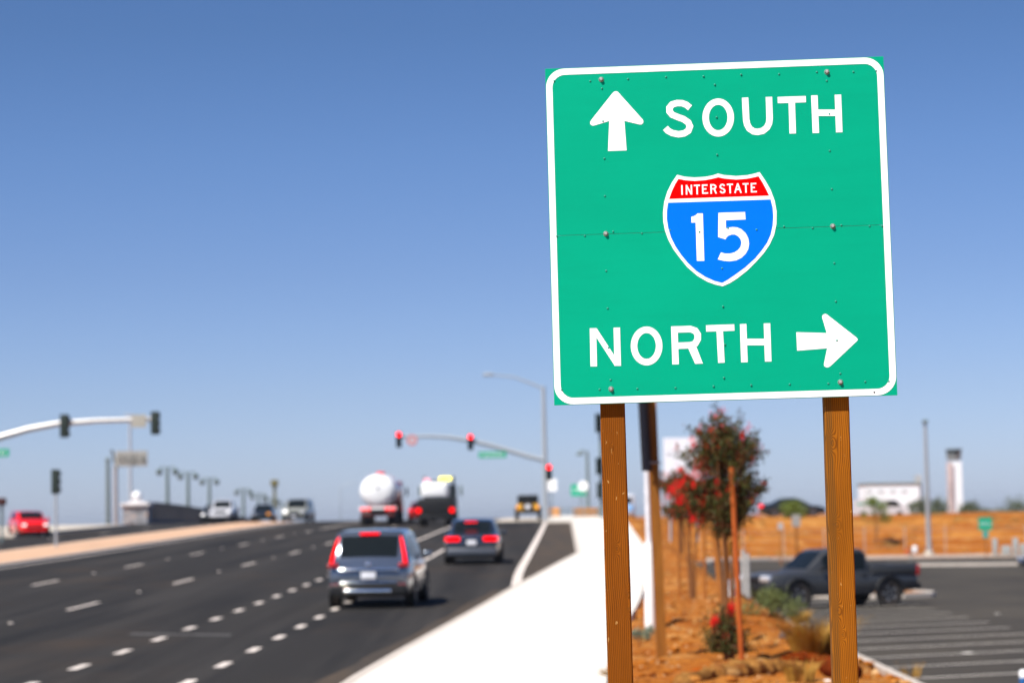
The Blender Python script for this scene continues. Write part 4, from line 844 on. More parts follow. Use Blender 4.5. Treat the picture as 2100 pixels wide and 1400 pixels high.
MB().tube([rel(564, 1072, 222), rel(563, 985, 222)], [.22, .2], 4).build('shaft', mat('olive_grey', (.18, .18, .13), .7), t); MB().rbox(rel(563, 990, 222), (.66, .6, .6), .08).build('box', mat('olive', (.17, .15, .06), .7), t)
t = thing('stone_pillar', 'stone bridge pillar with white cap and white ball finial', 'pillar', G(-36, 205, -1.25)); 
stone = mat('grey_stone', (.27, .27, .28), .9, var=.6, scale=2.2, bump=.5); mix_noise(stone, 2.2, (.5, .33, .22), .6, .66)
MB().rbox((0, 0, 1.35), (2.1, 2.1, 2.7), .04).build('shaft', stone, t)
MB().rbox((0, 0, 2.86), (2.5, 2.5, .3), .1).lathe([(1.0, 3.0), (.7, 3.12), (.3, 3.25)], (0, 0, 0), 'Z', 20).build('cap', mat('cap_stone', (.6, .57, .56), .7), t)
MB().lathe([(.05, 3.2), (.3, 3.28), (.44, 3.5), (.44, 3.7), (.3, 3.92), (.01, 4.02)], (0, 0, 0), 'Z', 20).build('finial', white, t, smooth=60)
fdark = mat('dark_fence', (.035, .035, .04), .6, var=.2)
t = thing('bridge_fence', 'long dark fence on a grey parapet running from the stone pillar over the bridge', 'fence')
DF = rng(206.5, 330, 5)
strip('parapet', mat('parapet_concrete', (.11, .11, .12), .85), -36.3, -35.9, DF, .42, 1.4, parent=t)
strip('top_rail', fdark, -36.16, -36.04, DF, 1.92, .08, parent=t)
mb = MB()
for k in range(300):
    d = 206.6 + k * .4; q = G(-36.1, d); mb.box((q.x, q.y, q.z + 1.12), (.05, .24, 1.5))
mb.build('pickets', fdark, t); mb = None
lampm = mat('bridge_lamp_green', (.13, .18, .17), .6)
def twin(d, lab):
    t = thing('twin_lamp_post', lab, 'street lamp', G(-37, d, -.3), group='twin lamp posts along the bridge')
    MB().tube([(0, 0, 0), (0, 0, 5.7)], [.2, .15], 10).build('pole', lampm, t, smooth=60)
    for sx in (-1, 1):
        MB().tube([(0, 0, 5.5), (sx * .3, 0, 5.75), (sx * .62, 0, 5.72), (sx * .76, 0, 5.5)], .06, 8).build('arm', lampm, t)
        MB().lathe([(.05, .1), (.3, -.05), (.28, -.4), (.12, -.5)], (sx * .76, 0, 5.5), 'Z', 12).build('lamp', lampm, t, smooth=60)
    return t
TW = [(227, 'nearest twin lamp post on the dark bridge fence, leftmost of the row'), (239.5, 'second twin lamp post from the left along the bridge fence'), (254, 'third twin lamp post from the left, left of the oncoming white pickup'),
      (281, 'twin lamp post directly behind the oncoming white pickup'), (295, 'fifth twin lamp post, above the dark car with the orange lamp'), (308, 'sixth twin lamp post from the left on the bridge'), (320, 'farthest twin lamp post, just left of the olive column')]
tw0 = twin(*TW[0])
for d, lab in TW[1:]:
    c = copy_tree(tw0); c.location = G(-37, d, -.3); c['label'] = lab
# second timber post with a sign seen almost edge-on
DP = 33.8
pb = at(1357, 1334, DP); pt_ = at(1334, 800, DP)
t = thing('edge_on_sign', 'dark sign seen nearly edge-on on a leaning timber post beside the pavement', 'road sign', pb)
mb = MB(); v = pt_ - pb
for k in range(2):
    o_ = v * k + Vector((0, 0, -.2 * (1 - k))); mb.v += [tuple(o_ + Vector((a_, b_, 0))) for a_, b_ in ((-.07, -.07), (.07, -.07), (.07, .07), (-.07, .07))]
mb.f += [(0, 1, 5, 4), (1, 2, 6, 5), (2, 3, 7, 6), (3, 0, 4, 7), (4, 5, 6, 7)]
mb.build('post', mat('brown_post_timber', (.24, .085, .008), .8, var=.25, scale=5, stretch=(7, 7, .6)), t)
c0 = at(1332, 966, DP - .16) - pb
mb = MB().rbox((0, 0, .62), (.72, .02, 1.24), .004, Matrix.Rotation(R(71), 3, 'Z') ); 
mb.v = [tuple(Vector(q) + c0 + Vector((-.00 - .045 * (q[2] / 1.24), 0, 0))) for q in mb.v]
mb.build('plate', mat('sign_back_dark', (.035, .028, .024), .5), t)
MB().tube([c0 + Vector((-.1, -.08, .12)), c0 + Vector((.16, .12, .12))], .015, 6).build('bracket', steel, t)
t = thing('marker_post', 'white round pole with a thicker foot at the pavement edge behind the edge-on sign', 'pole', at(1336, 1283, 41)); o0 = t.location.copy()
MB().tube([rel(1334, 1290, 41), rel(1332, 1112, 41)], .095, 16).build('base_sleeve', white, t, smooth=60); MB().tube([rel(1331, 1114, 41), rel(1322, 840, 41)], [.055, .045], 12).build('pole', mat('white_pole', (.66, .64, .66), .5), t, smooth=60)
# white board with lettering
t = thing('information_board', 'white board with faint grey lettering behind the flowering tree', 'sign board', at(1402, 1105, 92)); o0 = t.location.copy()
flat_sign(t, 'panel', mat('board_white', (.78, .78, .82), .5), rel(1402, 941, 92), 1.52, 1.62); dk = mat('grey_lettering', (.05, .06, .055), .6)
marks(t, dk, rel(1379, 931, 92), .42, .12, 5); marks(t, dk, rel(1390, 967, 92), .45, .16, 5, seed=4); marks(t, dk, rel(1420, 967, 92), .16, .14, 1, seed=8)
MB().prism([(0, -.12), (.25, .12), (.25, -.2)], lambda a_, b_, q: rel(1404, 948, 91.96) + Vector((a_, q, b_)), 0, -.01).build('arrow_mark', black, t)
for u in (1375, 1430): MB().tube([rel(u, 1110, 92.1), rel(u, 905, 92.1)], .04, 8).build('leg', lightgrey, t)
# lot furniture
t = thing('street_lamp', 'tall slim grey light pole in the parking lot', 'street lamp', at(1906, 1143, 151)); o0 = t.location.copy()
MB().tube([rel(1906, 1146, 151), rel(1897, 868, 151)], [.17, .1], 12).build('pole', steel, t, smooth=60); MB().rbox(rel(1897, 864, 151), (.3, .6, .24), .08).build('lamp_head', greypole, t, smooth=60); MB().lathe([(.3, 0), (.3, .5), (.2, .55)], rel(1906, 1147, 151), 'Z', 14).build('footing', beige, t)
t = post_sign('parking_sign', 'green sign with white wording on a brown post in front of the bank', 'sign', 2022, 1142, 1062, 148, .84, .78, plategreen, pm=stakem, lett=(signwhite, .22, 6)); flat_sign(t, 'plate', mat('teal_plate', (.03, .35, .3), .5), (0, -.08, at(2022, 1095, 148).z - t.location.z), .34, .42)
cab = mat('utility_grey', (.36, .39, .38), .6)
for u, w_, v0, v1, lab in ((2041, 9, 1104, 1141, 'slim grey cabinet just right of the green parking sign post'), (2064, 19, 1119, 1141, 'wide low grey cabinet between two slim ones'), (2083, 10, 1103, 1141, 'slim grey cabinet right of the wide low one'), (2098, 12, 1115, 1141, 'grey cabinet cut by the right edge')):
    t = thing('utility_cabinet', lab, 'cabinet', at(u, v1, 150)); sc_ = 150 / 4958.3
    MB().rbox((0, 0, (v1 - v0) * sc_ / 2 + .06), (w_ * sc_, .3, (v1 - v0) * sc_ - .1), .04).build('case', cab, t, smooth=50); MB().rbox((0, 0, .03), (w_ * sc_ + .08, .4, .1), .01).build('plinth', beige, t)
post_sign('road_sign', 'grey sign back on a wooden post above the pickup windscreen', 'road sign', 1634, 1140, 1056, 140, .5, .7, mat('grey_sign_back', (.33, .3, .27), .6), pm=stakem, r_=.09)
post_sign('road_sign', 'small pale sign on a thin post between the tree and the wooden sign post', 'road sign', 1602, 1150, 1073, 135, .28, .38, mat('pale_sign_back', (.45, .42, .4), .6), pm=stakem)
t = thing('bollard', 'red and white small marker behind the pickup tailgate', 'marker', at(1868, 1152, 140)); o0 = t.location.copy()
bit(t, 'red_panel', mat('orange_red_panel', (.6, .13, .03), .5), rel(1860, 1131, 140), (.28, .1, .3), .03); bit(t, 'white_panel', signwhite, rel(1876, 1126, 140), (.26, .1, .42), .04); MB().tube([(0, 0, 0), rel(1868, 1125, 140.1)], .04, 8).build('post', greypole, t)
t = thing('chain_link_fence', 'thin wire fence with pale posts along the foot of the orange bank', 'fence'); 
pm_ = mat('pale_fence_post', (.42, .38, .33), .6); DFn = 156.2
for k in range(22):
    x = 12 + k * 2.6; q = W(x - 3, DFn, LOT - .3); MB().tube([q, q + Vector((0, 0, 2.2))], .035, 6).build('post', pm_, t)
mb = MB()
for z in (.1, .6, 1.1, 1.6, 1.85): mb.tube([W(9, DFn - .05, LOT + z), W(64, DFn - .05, LOT + z)], .008, 4)
mb.build('wire', steel, t)
t = thing('bollard', 'blue and white post end at the lower right edge of the lot', 'bollard', (at(2099, 1400, 38).x, 38, LOT)); blu = mat('blue_paint', (.02, .12, .35), .5)
hz = at(2099, 1372, 38).z - LOT; MB().tube([(0, 0, 0), (0, 0, hz - .12)], .06, 14).build('post', blu, t, smooth=60); MB().lathe([(.062, hz - .12), (.062, hz - .02), (.03, hz)], (0, 0, 0), 'Z', 14).build('cap', white, t, smooth=60)
t = thing('utility_stub', 'pair of short grey pipes beside the pickup bonnet', 'pipe', at(1530, 1235, 56)); o0 = t.location.copy()
for u, v0 in ((1526, 1127), (1535, 1134)): MB().tube([rel(u, 1245, 56), rel(u - 2, v0, 56)], .045, 10).build('pipe', mat('pipe_grey', (.42, .42, .4), .6), t, smooth=60)
# far buildings
t = thing('hangar', 'white flat-roofed building with a dark roof line beyond the bank', 'building', at(1823, 1062, 450)); o0 = t.location.copy(); bw = mat('building_white', (.82, .89, .93), .7, var=.03)
MB().rbox(rel(1823, 1026, 455), (10.0, 10, 6.4), .05).build('wall', bw, t)
MB().rbox(rel(1823, 992, 455), (10.5, 10.4, .4), .03).build('roof', mat('roof_grey', (.2, .24, .22), .7), t)
MB().rbox(rel(1795, 1038, 449.6), (1.4, .2, 3), .02).build('door', mat('door_grey', (.6, .62, .6), .6), t)
MB().rbox(rel(1883, 1016, 452), (.9, 3, 7.6), .03).build('flue_wall', mat('flue_grey', (.42, .43, .43), .6), t)
for k in range(4): MB().rbox(rel(1782 + k * 24, 1006, 449.9), (1.2, .08, .35), .01).build('window', mat('pale_window', (.55, .6, .6), .3), t)
t = thing('control_tower', 'slim white control tower with a dark glazed cab', 'tower', at(1958, 1062, 600)); o0 = t.location.copy()
MB().rbox(rel(1959, 1002, 600) , (3.0, 3.2, 13.4), .1).build('shaft', bw, t)
MB().rbox(rel(1948, 1000, 599.2), (.85, 3.2, 12.8), .05).build('stair_bay', mat('stair_bay', (.55, .48, .47), .7, var=.5, scale=.6), t)
MB().lathe([(1.4, 0), (1.9, .8), (1.9, 1.2), (1.6, 1.25)], rel(1956, 944, 600), 'Z', 8).build('balcony', mat('grey_balcony', (.25, .28, .28), .6), t)
MB().lathe([(1.6, 0), (2.0, 1.5)], rel(1956, 936, 600), 'Z', 8).build('cab_window', mat('cab_glass', (.04, .06, .07), .3), t); MB().lathe([(2.1, 0), (2.1, .35), (.01, .5)], rel(1956, 923, 600), 'Z', 8).build('cab_roof', mat('cab_roof', (.12, .16, .17), .6), t)
# ---------------------------------------------------------------- plants
def leaf_mat(name, c1, c2, c3=None):
    m = mat(name, c1, .6, scale=5, col2=c2, spec=.25)
    if c3: mix_noise(m, 9, c3, .52, .62)
    return m
myr = leaf_mat('myrtle_leaf', (.022, .034, .007), (.085, .082, .014), (.12, .032, .01))
flw = mat('crimson_flower', (.7, .004, .008), .6, scale=12, col2=(.9, .02, .02), spec=.1)
bark = mat('bark', (.2, .08, .025), .9, var=.3, scale=30)
def leaf(mb, c, s, rnd):
    a_ = Vector((rnd.gauss(0, 1), rnd.gauss(0, 1), rnd.gauss(0, .8))).normalized(); b_ = a_.orthogonal().normalized()
    b_.rotate(Matrix.Rotation(rnd.random() * 6.28, 3, a_)); q = a_.cross(b_)
    l, w_ = s * rnd.uniform(.7, 1.3), s * .45 * rnd.uniform(.7, 1.2)
    mb.add([c - b_ * l, c + q * w_, c + b_ * l, c - q * w_], [(0, 1, 2, 3)])
def myrtle(name, lab, base, h, crown, seed, nspray, nleaf, ls, stakes=(), flowers=(), nfl=60, group=None, low=()):
    """crown: list of (dx, z, reach) centres the sprays end around"""
    rnd = random.Random(seed); t = thing(name, lab, 'tree', base, 0, group)
    tm = MB()
    for k in range(5):
        a_ = k * 1.3 + .4; bx = Vector((math.cos(a_) * .05, math.sin(a_) * .05, -.1)); 
        tm.tube([bx, bx * 1.3 + Vector((0, 0, h * .28)), Vector((math.cos(a_) * .12, math.sin(a_) * .12, h * .5)), Vector((math.cos(a_) * .26, math.sin(a_) * .24, h * .72)), Vector((math.cos(a_) * .3, math.sin(a_) * .3, h * .86))], [.03, .026, .02, .013, .005], 7)
    lm, fm = MB(), MB()
    for i in range(nspray):
        cx, cz, rr = crown[i % len(crown)]
        st = Vector((cx * .35 + rnd.gauss(0, .05), rnd.gauss(0, .09), cz - rr * .9))
        an = rnd.random() * 6.28; el = rnd.random() ** .8; sp = 1.35 if rnd.random() < .22 else 1.0
        en = Vector((cx + math.cos(an) * rr * el * sp, math.sin(an) * (rr + .1) * el, cz + rr * (1.05 - el * .75) * rnd.uniform(.3, 1.1) * sp))
        tm.tube([st, st.lerp(en, .5) + Vector((0, 0, -.03)), en], [.006, .004, .0015], 4, False)
        for j in range(nleaf):
            f = rnd.random() ** .8; p = st.lerp(en, .25 + .75 * f); r_ = .07 * (1.15 - f) + .014
            leaf(lm, p + Vector((rnd.gauss(0, r_), rnd.gauss(0, r_), rnd.gauss(0, r_))), ls, rnd)
        if rnd.random() < .2:
            for j in range(nfl // 4): leaf(fm, en + Vector((rnd.gauss(0, .025), rnd.gauss(0, .025), rnd.gauss(0, .035))), ls * .6, rnd)
    for (cx, cz, rr, k) in flowers:
        for q in range(k):
            c = Vector((cx + rnd.gauss(0, rr * .5), rnd.gauss(-.08, rr * .5), cz + rnd.gauss(0, rr * .6)))
            for j in range(nfl // 2): leaf(fm, c + Vector((rnd.gauss(0, .022), rnd.gauss(0, .022), rnd.gauss(0, .04))), ls * .6, rnd)
    for (cx, cz, rr, k) in low:
        for q in range(k): leaf(lm, Vector((cx + rnd.gauss(0, rr), rnd.gauss(0, rr), abs(cz + rnd.gauss(0, rr * 1.2)))), ls * 1.15, rnd)
    tm.build('trunk', bark, t, smooth=60); lm.build('crown', myr, t); fm.build('flowers', flw, t)
    return t
mb_ = at(1495, 1337, 32.8); K = 32.8 / 4958.3
cr_ = lambda u, v: ((u - 1495) * K, (1337 - v) * K)
crown = [(*cr_(1488, 905), .42), (*cr_(1470, 895), .32), (*cr_(1525, 925), .38), (*cr_(1545, 940), .30), (*cr_(1440, 940), .27), (*cr_(1480, 960), .38), (*cr_(1510, 990), .36), (*cr_(1545, 1010), .26), (*cr_(1455, 1010), .32), (*cr_(1490, 1040), .34), (*cr_(1525, 1045), .28), (*cr_(1420, 1010), .2), (*cr_(1430, 1040), .18), (*cr_(1488, 1075), .2), (*cr_(1500, 1060), .2)]
fl = [(*cr_(1450, 960), .12, 8), (*cr_(1480, 930), .16, 8), (*cr_(1530, 900), .16, 6), (*cr_(1500, 1010), .16, 8), (*cr_(1402, 985), .1, 7), (*cr_(1415, 1005), .18, 13), (*cr_(1440, 1000), .18, 12), (*cr_(1400, 1022), .12, 8), (*cr_(1428, 1045), .13, 11), (*cr_(1450, 1030), .12, 6), (*cr_(1430, 905), .04, 3), (*cr_(1475, 900), .04, 3), (*cr_(1460, 945), .03, 2), (*cr_(1530, 990), .04, 3),
      (*cr_(1555, 940), .03, 2), (*cr_(1450, 1060), .03, 2), (*cr_(1478, 1070), .03, 2), (*cr_(1557, 1058), .02, 1), (*cr_(1470, 1270), .06, 8), (*cr_(1500, 1250), .05, 9), (*cr_(1485, 1300), .07, 6)]
myrtle('flowering_tree', 'young crepe myrtle with crimson flowers, largest tree, right behind the sign', mb_, 3.2, crown, 5, 330, 78, .024, flowers=fl, low=((-.12, .2, .1, 1100), (-.05, .45, .08, 500), (.08, .1, .1, 1100), (-.02, .05, .12, 900)))
for (u0, v0, u1, v1, d, r_, m_, lab) in ((1521, 1336, 1500, 958, 32.5, .036, redstake, 'reddish leaning stake in front of the flowering tree, tallest of its stakes'), (1489, 1295, 1463, 1078, 34.5, .042, stakem, 'brown stake left of the flowering tree trunk'), (1502, 1262, 1481, 1060, 37, .045, stakem, 'brown stake directly behind the flowering tree trunk')):
    b0_ = at(u0, v0, d); t = MB().tube([(0, 0, -.15), at(u1, v1, d) - b0_], r_, 8).build('tree_stake', m_, loc=b0_); tag(t, lab, 'stake')
t = thing('tree_tag', 'white and yellow plastic tag tied to the flowering tree stake', 'tag', at(1501, 1205, 33)); bit(t, 'label_card', white, (0, 0, 0), (.09, .02, .24), .008); bit(t, 'teal_card', mat('teal_tag', (.1, .42, .45), .5), (.045, -.015, .07), (.04, .02, .16), .005); bit(t, 'tie', mat('yellow_tie', (.75, .42, .03), .6), (-.0, .0, .53), (.05, .02, .2), .005)
for (u, v, d, hh, seed, lab, cw) in ((1420, 1222, 52, 2.55, 11, 'second flowering tree, behind the left side of the largest one', 1.0), (1398, 1128, 82, 2.9, 12, 'third flowering tree in the row with dark red crown below the white board', 1.3), (1376, 1096, 112, 3.2, 13, 'farthest flowering tree in the row, beside the marker pole', 1.3)):
    bs = at(u, v, d)
    cr2 = [(x * cw, hh * z, r_ * cw) for x, z, r_ in ((0, .86, .3), (-.25, .8, .28), (.25, .8, .28), (0, .72, .35), (-.38, .72, .22), (.36, .7, .24))]
    myrtle('flowering_tree', lab, bs, hh, cr2, seed, 80, 70, .035, flowers=[(x * cw, hh * z, .2, 7) for x, z in ((-.3, .85), (.1, .9), (.3, .78), (-.1, .72), (-.35, .7))], nfl=30)
    for dx in (-.28, .26):
        b0_ = bs + Vector((dx, -.1, -.1)); tag(MB().tube([(0, 0, 0), (dx * .05, 0, hh * .68)], .035, 8).build('tree_stake', stakem, loc=b0_), ('left' if dx < 0 else 'right') + ' stake of the ' + lab.split(',')[0].replace(' in the row with dark red crown below the white board', ''), 'stake')
green1 = leaf_mat('scrub_leaf', (.06, .085, .02), (.17, .19, .06)); green2 = leaf_mat('sage_leaf', (.09, .14, .1), (.2, .28, .2)); gold = leaf_mat('dry_grass', (.26, .13, .015), (.5, .28, .05)); dusk = leaf_mat('dusty_tree_leaf', (.05, .07, .035), (.14, .17, .08)); palo = leaf_mat('bright_tree_leaf', (.09, .14, .015), (.2, .25, .04))
def shrub(name, lab, cat, base, rx, ry, hz_, n, ls, m_, seed, clumps=14, trunk=0, z0=0.0):
    rnd = random.Random(seed); cs = []
    for i in range(clumps):
        a_ = rnd.random() * 6.28; q = math.sqrt(rnd.random()); zz = rnd.random() ** .8
        k = math.sqrt(max(.05, 1 - zz * zz * .9)); cs.append((Vector((math.cos(a_) * q * rx * k, math.sin(a_) * q * ry * k, z0 + zz * hz_ * .85)), rnd.uniform(.12, .26) * min(rx, hz_) * 1.3))
    lm = MB()
    for i in range(n):
        c, r_ = cs[i % clumps]; leaf(lm, c + Vector((rnd.gauss(0, r_), rnd.gauss(0, r_), rnd.gauss(0, r_ * .8))), ls, rnd)
    lm.v = [(x, y, max(z, -.05)) for x, y, z in lm.v]
    t = thing(name, lab, cat, base)
    tm = MB()
    for k in range(5):
        c = cs[k][0]; tm.tube([(0, 0, -.1), Vector((c.x * .3, c.y * .3, max(.05, (z0 + c.z) * .4))), c], [.03 + .015 * trunk, .02 + .01 * trunk, .006], 6, False)
    tm.build('trunk' if cat == 'tree' else 'stems', bark, t, smooth=60); lm.build('crown' if cat == 'tree' else 'foliage', m_, t)
    return t
def gnd(u, v, d0=15, d1=150):
    lo = None
    d = d0
    while d < d1:
        p = at(u, v, d); s = p.x - HEAD * d
        if p.z < H(s, d): return Vector((p.x, p.y, H(s, d)))
        d += .1
    return at(u, v, d1)
shrub('scrub_bush', 'dusty green bush in front of the pickup bonnet', 'bush', gnd(1580, 1262, 30, 75), .6, .5, .42, 2200, .03, green1, 21)
shrub('scrub_bush', 'smaller sage green bush beside the grey pipes', 'bush', gnd(1548, 1222, 30, 75), .42, .4, .5, 1300, .03, green2, 22)
shrub('scrub_bush', 'low blue green weed at the foot of the white marker pole', 'bush', gnd(1322, 1312, 25, 60), .22, .2, .2, 700, .02, green2, 23)
def tuft(name, lab, base, r_, h, n, m_, seed, lean=.5, kind=None):
    rnd = random.Random(seed); mb = MB()
    for i in range(n):
        a_ = rnd.random() * 6.28; q = r_ * math.sqrt(rnd.random()) * .5; b0_ = Vector((math.cos(a_) * q, math.sin(a_) * q, -.02)); l = h * rnd.uniform(.5, 1.05); le = lean * rnd.random()
        p1_ = b0_ + Vector((math.cos(a_) * le * l * .4, math.sin(a_) * le * l * .4, l * .6)); p2_ = p1_ + Vector((math.cos(a_ + .3) * le * l * .7, math.sin(a_ + .3) * le * l * .7, l * .35))
        w_ = .004; s_ = Vector((-math.sin(a_ + 1), math.cos(a_ + 1), 0)) * w_
        mb.add([b0_ - s_, b0_ + s_, p1_ + s_, p1_ - s_, p2_], [(0, 1, 2, 3), (3, 2, 4)])
        if rnd.random() < .5: leaf(mb, p2_, .014, rnd)
    o = mb.build(name, m_, loc=base); return tag(o, lab, 'grass')
tuft('dry_grass_tuft', 'large golden dry tuft against the right timber post', gnd(1672, 1350, 20, 60), .5, .62, 1500, gold, 31, .9)
tuft('dry_grass_tuft', 'dry tuft below the green bush in front of the pickup', gnd(1640, 1275, 20, 60), .4, .35, 500, gold, 32, .8)
tuft('dry_grass_tuft', 'sparse dry stalks right of the right timber post', gnd(1870, 1392, 15, 44), .3, .35, 60, gold, 33, .6)
tuft('dry_grass_tuft', 'dry stalks rising in front of the straw roll', gnd(1640, 1398, 15, 40), .3, .3, 160, gold, 34, .7)
tuft('dry_grass_tuft', 'thin dry grass beside the pavement by the left timber post', gnd(1262, 1392, 15, 40), .3, .16, 260, gold, 35, .8)
for (u, v, d, rx, hz_, seed, lab, m_) in ((1886, 1056, 320, 1.6, 2.6, 41, 'dusty tree between the white building and the light pole', dusk), (1919, 1056, 330, 1.9, 2.5, 42, 'dusty tree between the light pole and the control tower', dusk), (1990, 1056, 340, 1.6, 2.1, 43, 'dusty tree just right of the control tower', dusk), (2022, 1056, 350, 1.6, 1.0, 44, 'low bush above the green parking sign', dusk),
                                          (2072, 1055, 330, 2.6, 2.4, 45, 'broad dusty tree near the right edge of the skyline', dusk), (1266, 1060, 260, .9, 3.1, 46, 'small dark tree behind the left timber post and white van', dusk)):
    shrub('far_tree', lab, 'tree', at(u, v + 4, d), rx, rx, hz_, 1500, .16, m_, seed, 18, 2)
shrub('young_tree', 'thin young tree on the bank in front of the white building', 'tree', at(1796, 1112, 162), .85, .6, 1.5, 1500, .07, palo, 51, 16, 0, z0=1.5)
shrub('bank_bush', 'bright green bush in front of the black car on the bank', 'bush', at(1624, 1062, 176) + Vector((0, 0, -.1)), .95, .6, 1.35, 2400, .07, palo, 52, 16)
# straw roll, bark, rocks, litter
straw = mat('straw_netting', (.17, .062, .012), .95, scale=20, col2=(.36, .18, .05), bump=.9, spec=.03); mix_noise(straw, 6, (.2, .07, .02), .5, .64)
def lump(name, lab, cat, pts, r_, m_, seed, gy=None):
    rnd = random.Random(seed); mb = MB(); n = 14; N_ = 60; PT = [gnd(u, v, 18, 50) + Vector((0, 0, r_ * .2)) for u, v in pts]; out = []
    for i in range(N_ + 1):
        t_ = i / N_ * (len(PT) - 1); k = min(int(t_), len(PT) - 2); out.append(PT[k].lerp(PT[k + 1], t_ - k))
    rad = [r_ * (.2 + 1.35 * fb(i * .42, seed * 1.7)) * (1 if 0 < i < N_ else .3) for i in range(N_ + 1)]
    mb.tube(out, rad, n); mb.v = [(x + (hsh(x * 9, z * 9) - .5) * .035, y + (hsh(z * 7, x * 5) - .5) * .035, z + (hsh(x * 11, y * 3) - .5) * .035) for x, y, z in mb.v]
    return tag(mb.build(name, m_, smooth=60), lab, cat)
lump('straw_roll', 'straw erosion roll lying across the orange dirt between the two timber posts', 'erosion roll', [(1395, 1408), (1450, 1392), (1520, 1384), (1580, 1378), (1640, 1380)], .13, straw, 2)
lump('bark_log', 'dark red brown bark piece at the right end of the straw roll', 'log', [(1610, 1372), (1650, 1366), (1700, 1374), (1745, 1388)], .15, mat('red_bark', (.13, .022, .003), .95, var=.5, scale=10, bump=.8, spec=.03), 5)
def rock(lab, c, s, m_, seed, name='rock', cat='rock'):
    bm = bmesh.new(); bmesh.ops.create_icosphere(bm, subdivisions=3, radius=1)
    vs = []
    for v in bm.verts:
        k = .75 + .5 * fb(v.co.x * 1.7 + seed, v.co.y * 1.7 + v.co.z * 1.3 + seed * 3); vs.append((v.co.x * s[0] * k, v.co.y * s[1] * k, v.co.z * s[2] * k))
    bm.verts.index_update(); mb = MB().add(vs, [[v.index for v in f.verts] for f in bm.faces]); bm.free()
    return tag(mb.build(name, m_, smooth=35, loc=c), lab, cat)
rk = mat('orange_rock', (.34, .07, .006), .95, var=.4, scale=8, bump=.6, spec=.03); pale = mat('pale_rock', (.62, .5, .36), .9, var=.2, scale=8, bump=.5); greyrk = mat('grey_rock', (.3, .27, .22), .9, var=.25, scale=8)
rock('orange brown clod behind the straw roll, largest lump between the posts', gnd(1435, 1384), (.17, .14, .1), rk, 1)
rock('tan clod just right of the orange brown one', gnd(1490, 1384), (.18, .13, .09), mat('tan_clod', (.3, .15, .045), .9, var=.3, scale=9, bump=.6), 2)
rock('tan clod at the middle of the straw roll', gnd(1560, 1366), (.17, .12, .09), MATS['tan_clod'], 3)
rock('pale stone left of the golden tuft', gnd(1634, 1316), (.05, .05, .035), mat('bright_stone', (.85, .8, .7), .6), 4)  # near-white base colour over the whole stone
rock('dark stump-like clod beside the dry tuft below the bush', gnd(1612, 1308), (.13, .1, .12), mat('dark_clod', (.13, .09, .07), .9, var=.3), 5)
rock('pale grey stone on the dirt right of the left timber post', gnd(1312, 1366), (.09, .07, .045), greyrk, 6)
rock('white crumpled scrap at the foot of the right timber post', gnd(1696, 1398), (.05, .04, .03), white, 7, 'litter', 'litter')
rock('white scrap of paper on the parking lot', gnd(1985, 1340), (.2, .1, .03), mat('paper_white', (.75, .72, .65), .7), 8, 'litter', 'litter')
rock('small white scrap on the lot near the truck', gnd(2045, 1259), (.1, .06, .03), MATS['paper_white'], 9, 'litter', 'litter')
rnd = random.Random(79); gr = MB(); ico = bmesh.new(); bmesh.ops.create_icosphere(ico, subdivisions=2, radius=1); ico.verts.index_update()
IV = [v.co.copy() for v in ico.verts]; IF = [[v.index for v in f.verts] for f in ico.faces]; ico.free()
for i in range(620):
    near = rnd.random() < .5; d = 19 + (13 * rnd.random() if near else 45 * rnd.random()); s = rnd.uniform(lerp(WALKR, d) + .1, 5.6); sz = rnd.uniform(.02, .07) * (1.7 if rnd.random() > .9 else 1)
    c = W(s, d, H(s, d) + sz * .15); a_, b_, q_ = rnd.uniform(.8, 1.7), rnd.uniform(.7, 1.2), rnd.uniform(.5, .8); o_ = rnd.random() * 50
    gr.add([c + Vector((v.x * a_, v.y * b_, v.z * q_)) * sz * (.65 + .7 * fb(v.x * 1.6 + o_, v.y * 1.6 + v.z * 1.4)) for v in IV], IF)
tag(gr.build('dirt_clods', dirt), 'loose clods of orange dirt scattered over the verge', kind='stuff')
rnd = random.Random(78); gr = MB()
for i in range(900):
    d = 156 + 15 * rnd.random(); s = rnd.uniform(9, 38)
    if fb(s * .35, d * .5) < .5: continue
    c = W(s, d, H(s, d)); r0 = rnd.uniform(.05, .2)
    for k in range(8): leaf(gr, c + Vector((rnd.gauss(0, r0), rnd.gauss(0, r0), abs(rnd.gauss(0, r0 * .5)))), .09, rnd)
tag(gr.build('bank_ground_cover', leaf_mat('bank_weed', (.16, .1, .02), (.42, .26, .08))), 'dry weeds scattered over the orange bank', kind='stuff')
rnd = random.Random(77); gr = MB()
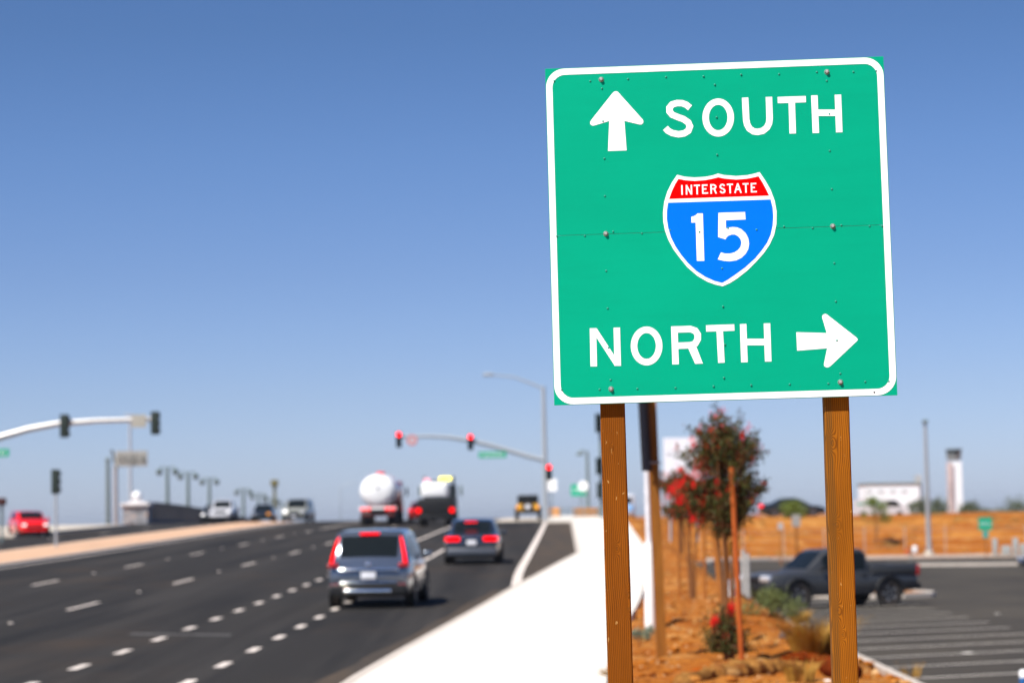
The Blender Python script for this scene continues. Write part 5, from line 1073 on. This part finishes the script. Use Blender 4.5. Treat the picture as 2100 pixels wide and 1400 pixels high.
for i in range(1700):
    d = 18 + 45 * rnd.random() ** 1.3; s = rnd.uniform(lerp(WALKR, d) + .03, 5.4); sz = rnd.uniform(.008, .03) * (1 + 1.2 * (rnd.random() > .95)); c = W(s, d, H(s, d) + sz * .2)
    a_ = rnd.random() * 6.28; vs = [c + Vector((math.cos(a_ + k * 2.1) * sz * rnd.uniform(.7, 1.3), math.sin(a_ + k * 2.1) * sz, -sz * .4)) for k in range(3)] + [c + Vector((rnd.gauss(0, sz * .3), rnd.gauss(0, sz * .3), sz * .8))]
    gr.add(vs, [(0, 1, 3), (1, 2, 3), (2, 0, 3)])
tag(gr.build('gravel', mat('tan_gravel', (.5, .3, .14), .9, var=.35, scale=3)), 'small pale stones scattered over the orange dirt', kind='stuff')
gr = MB()
for i in range(1500):
    d = 18 + 110 * rnd.random() ** 1.2; s = rnd.uniform(lerp(WALKR, d) + .02, 5.4)
    if fb(s * .9 + 4, d * .35) < .52: continue
    c = W(s, d, H(s, d)); h = rnd.uniform(.05, .16)
    for k in range(4):
        a_ = rnd.random() * 6.28; o_ = Vector((math.cos(a_), math.sin(a_), 0)); w_ = Vector((-o_.y, o_.x, 0)) * .006
        gr.add([c - w_, c + w_, c + o_ * h * .6 + Vector((0, 0, h))], [(0, 1, 2)])
tag(gr.build('dry_ground_cover', leaf_mat('straw_cover', (.28, .15, .03), (.55, .36, .13))), 'thin dry grass scattered over the orange verge', kind='stuff')

# ---------------------------------------------------------------- dry air over the plain
hz_m = bpy.data.materials.new('haze_box'); hz_m.use_nodes = True; N = hz_m.node_tree.nodes; L = hz_m.node_tree.links; N.remove(N['Principled BSDF'])
pv = N.new('ShaderNodeVolumePrincipled'); pv.inputs['Color'].default_value = (.78, .86, .95, 1); pv.inputs['Density'].default_value = .00011; pv.inputs['Anisotropy'].default_value = .2
L.new(pv.outputs[0], N['Material Output'].inputs['Volume'])
tag(MB().box((0, 4500, 5.5), (18400, 9200, 33)).build('haze', hz_m), kind='stuff', label='thin pale haze lying over the plain')
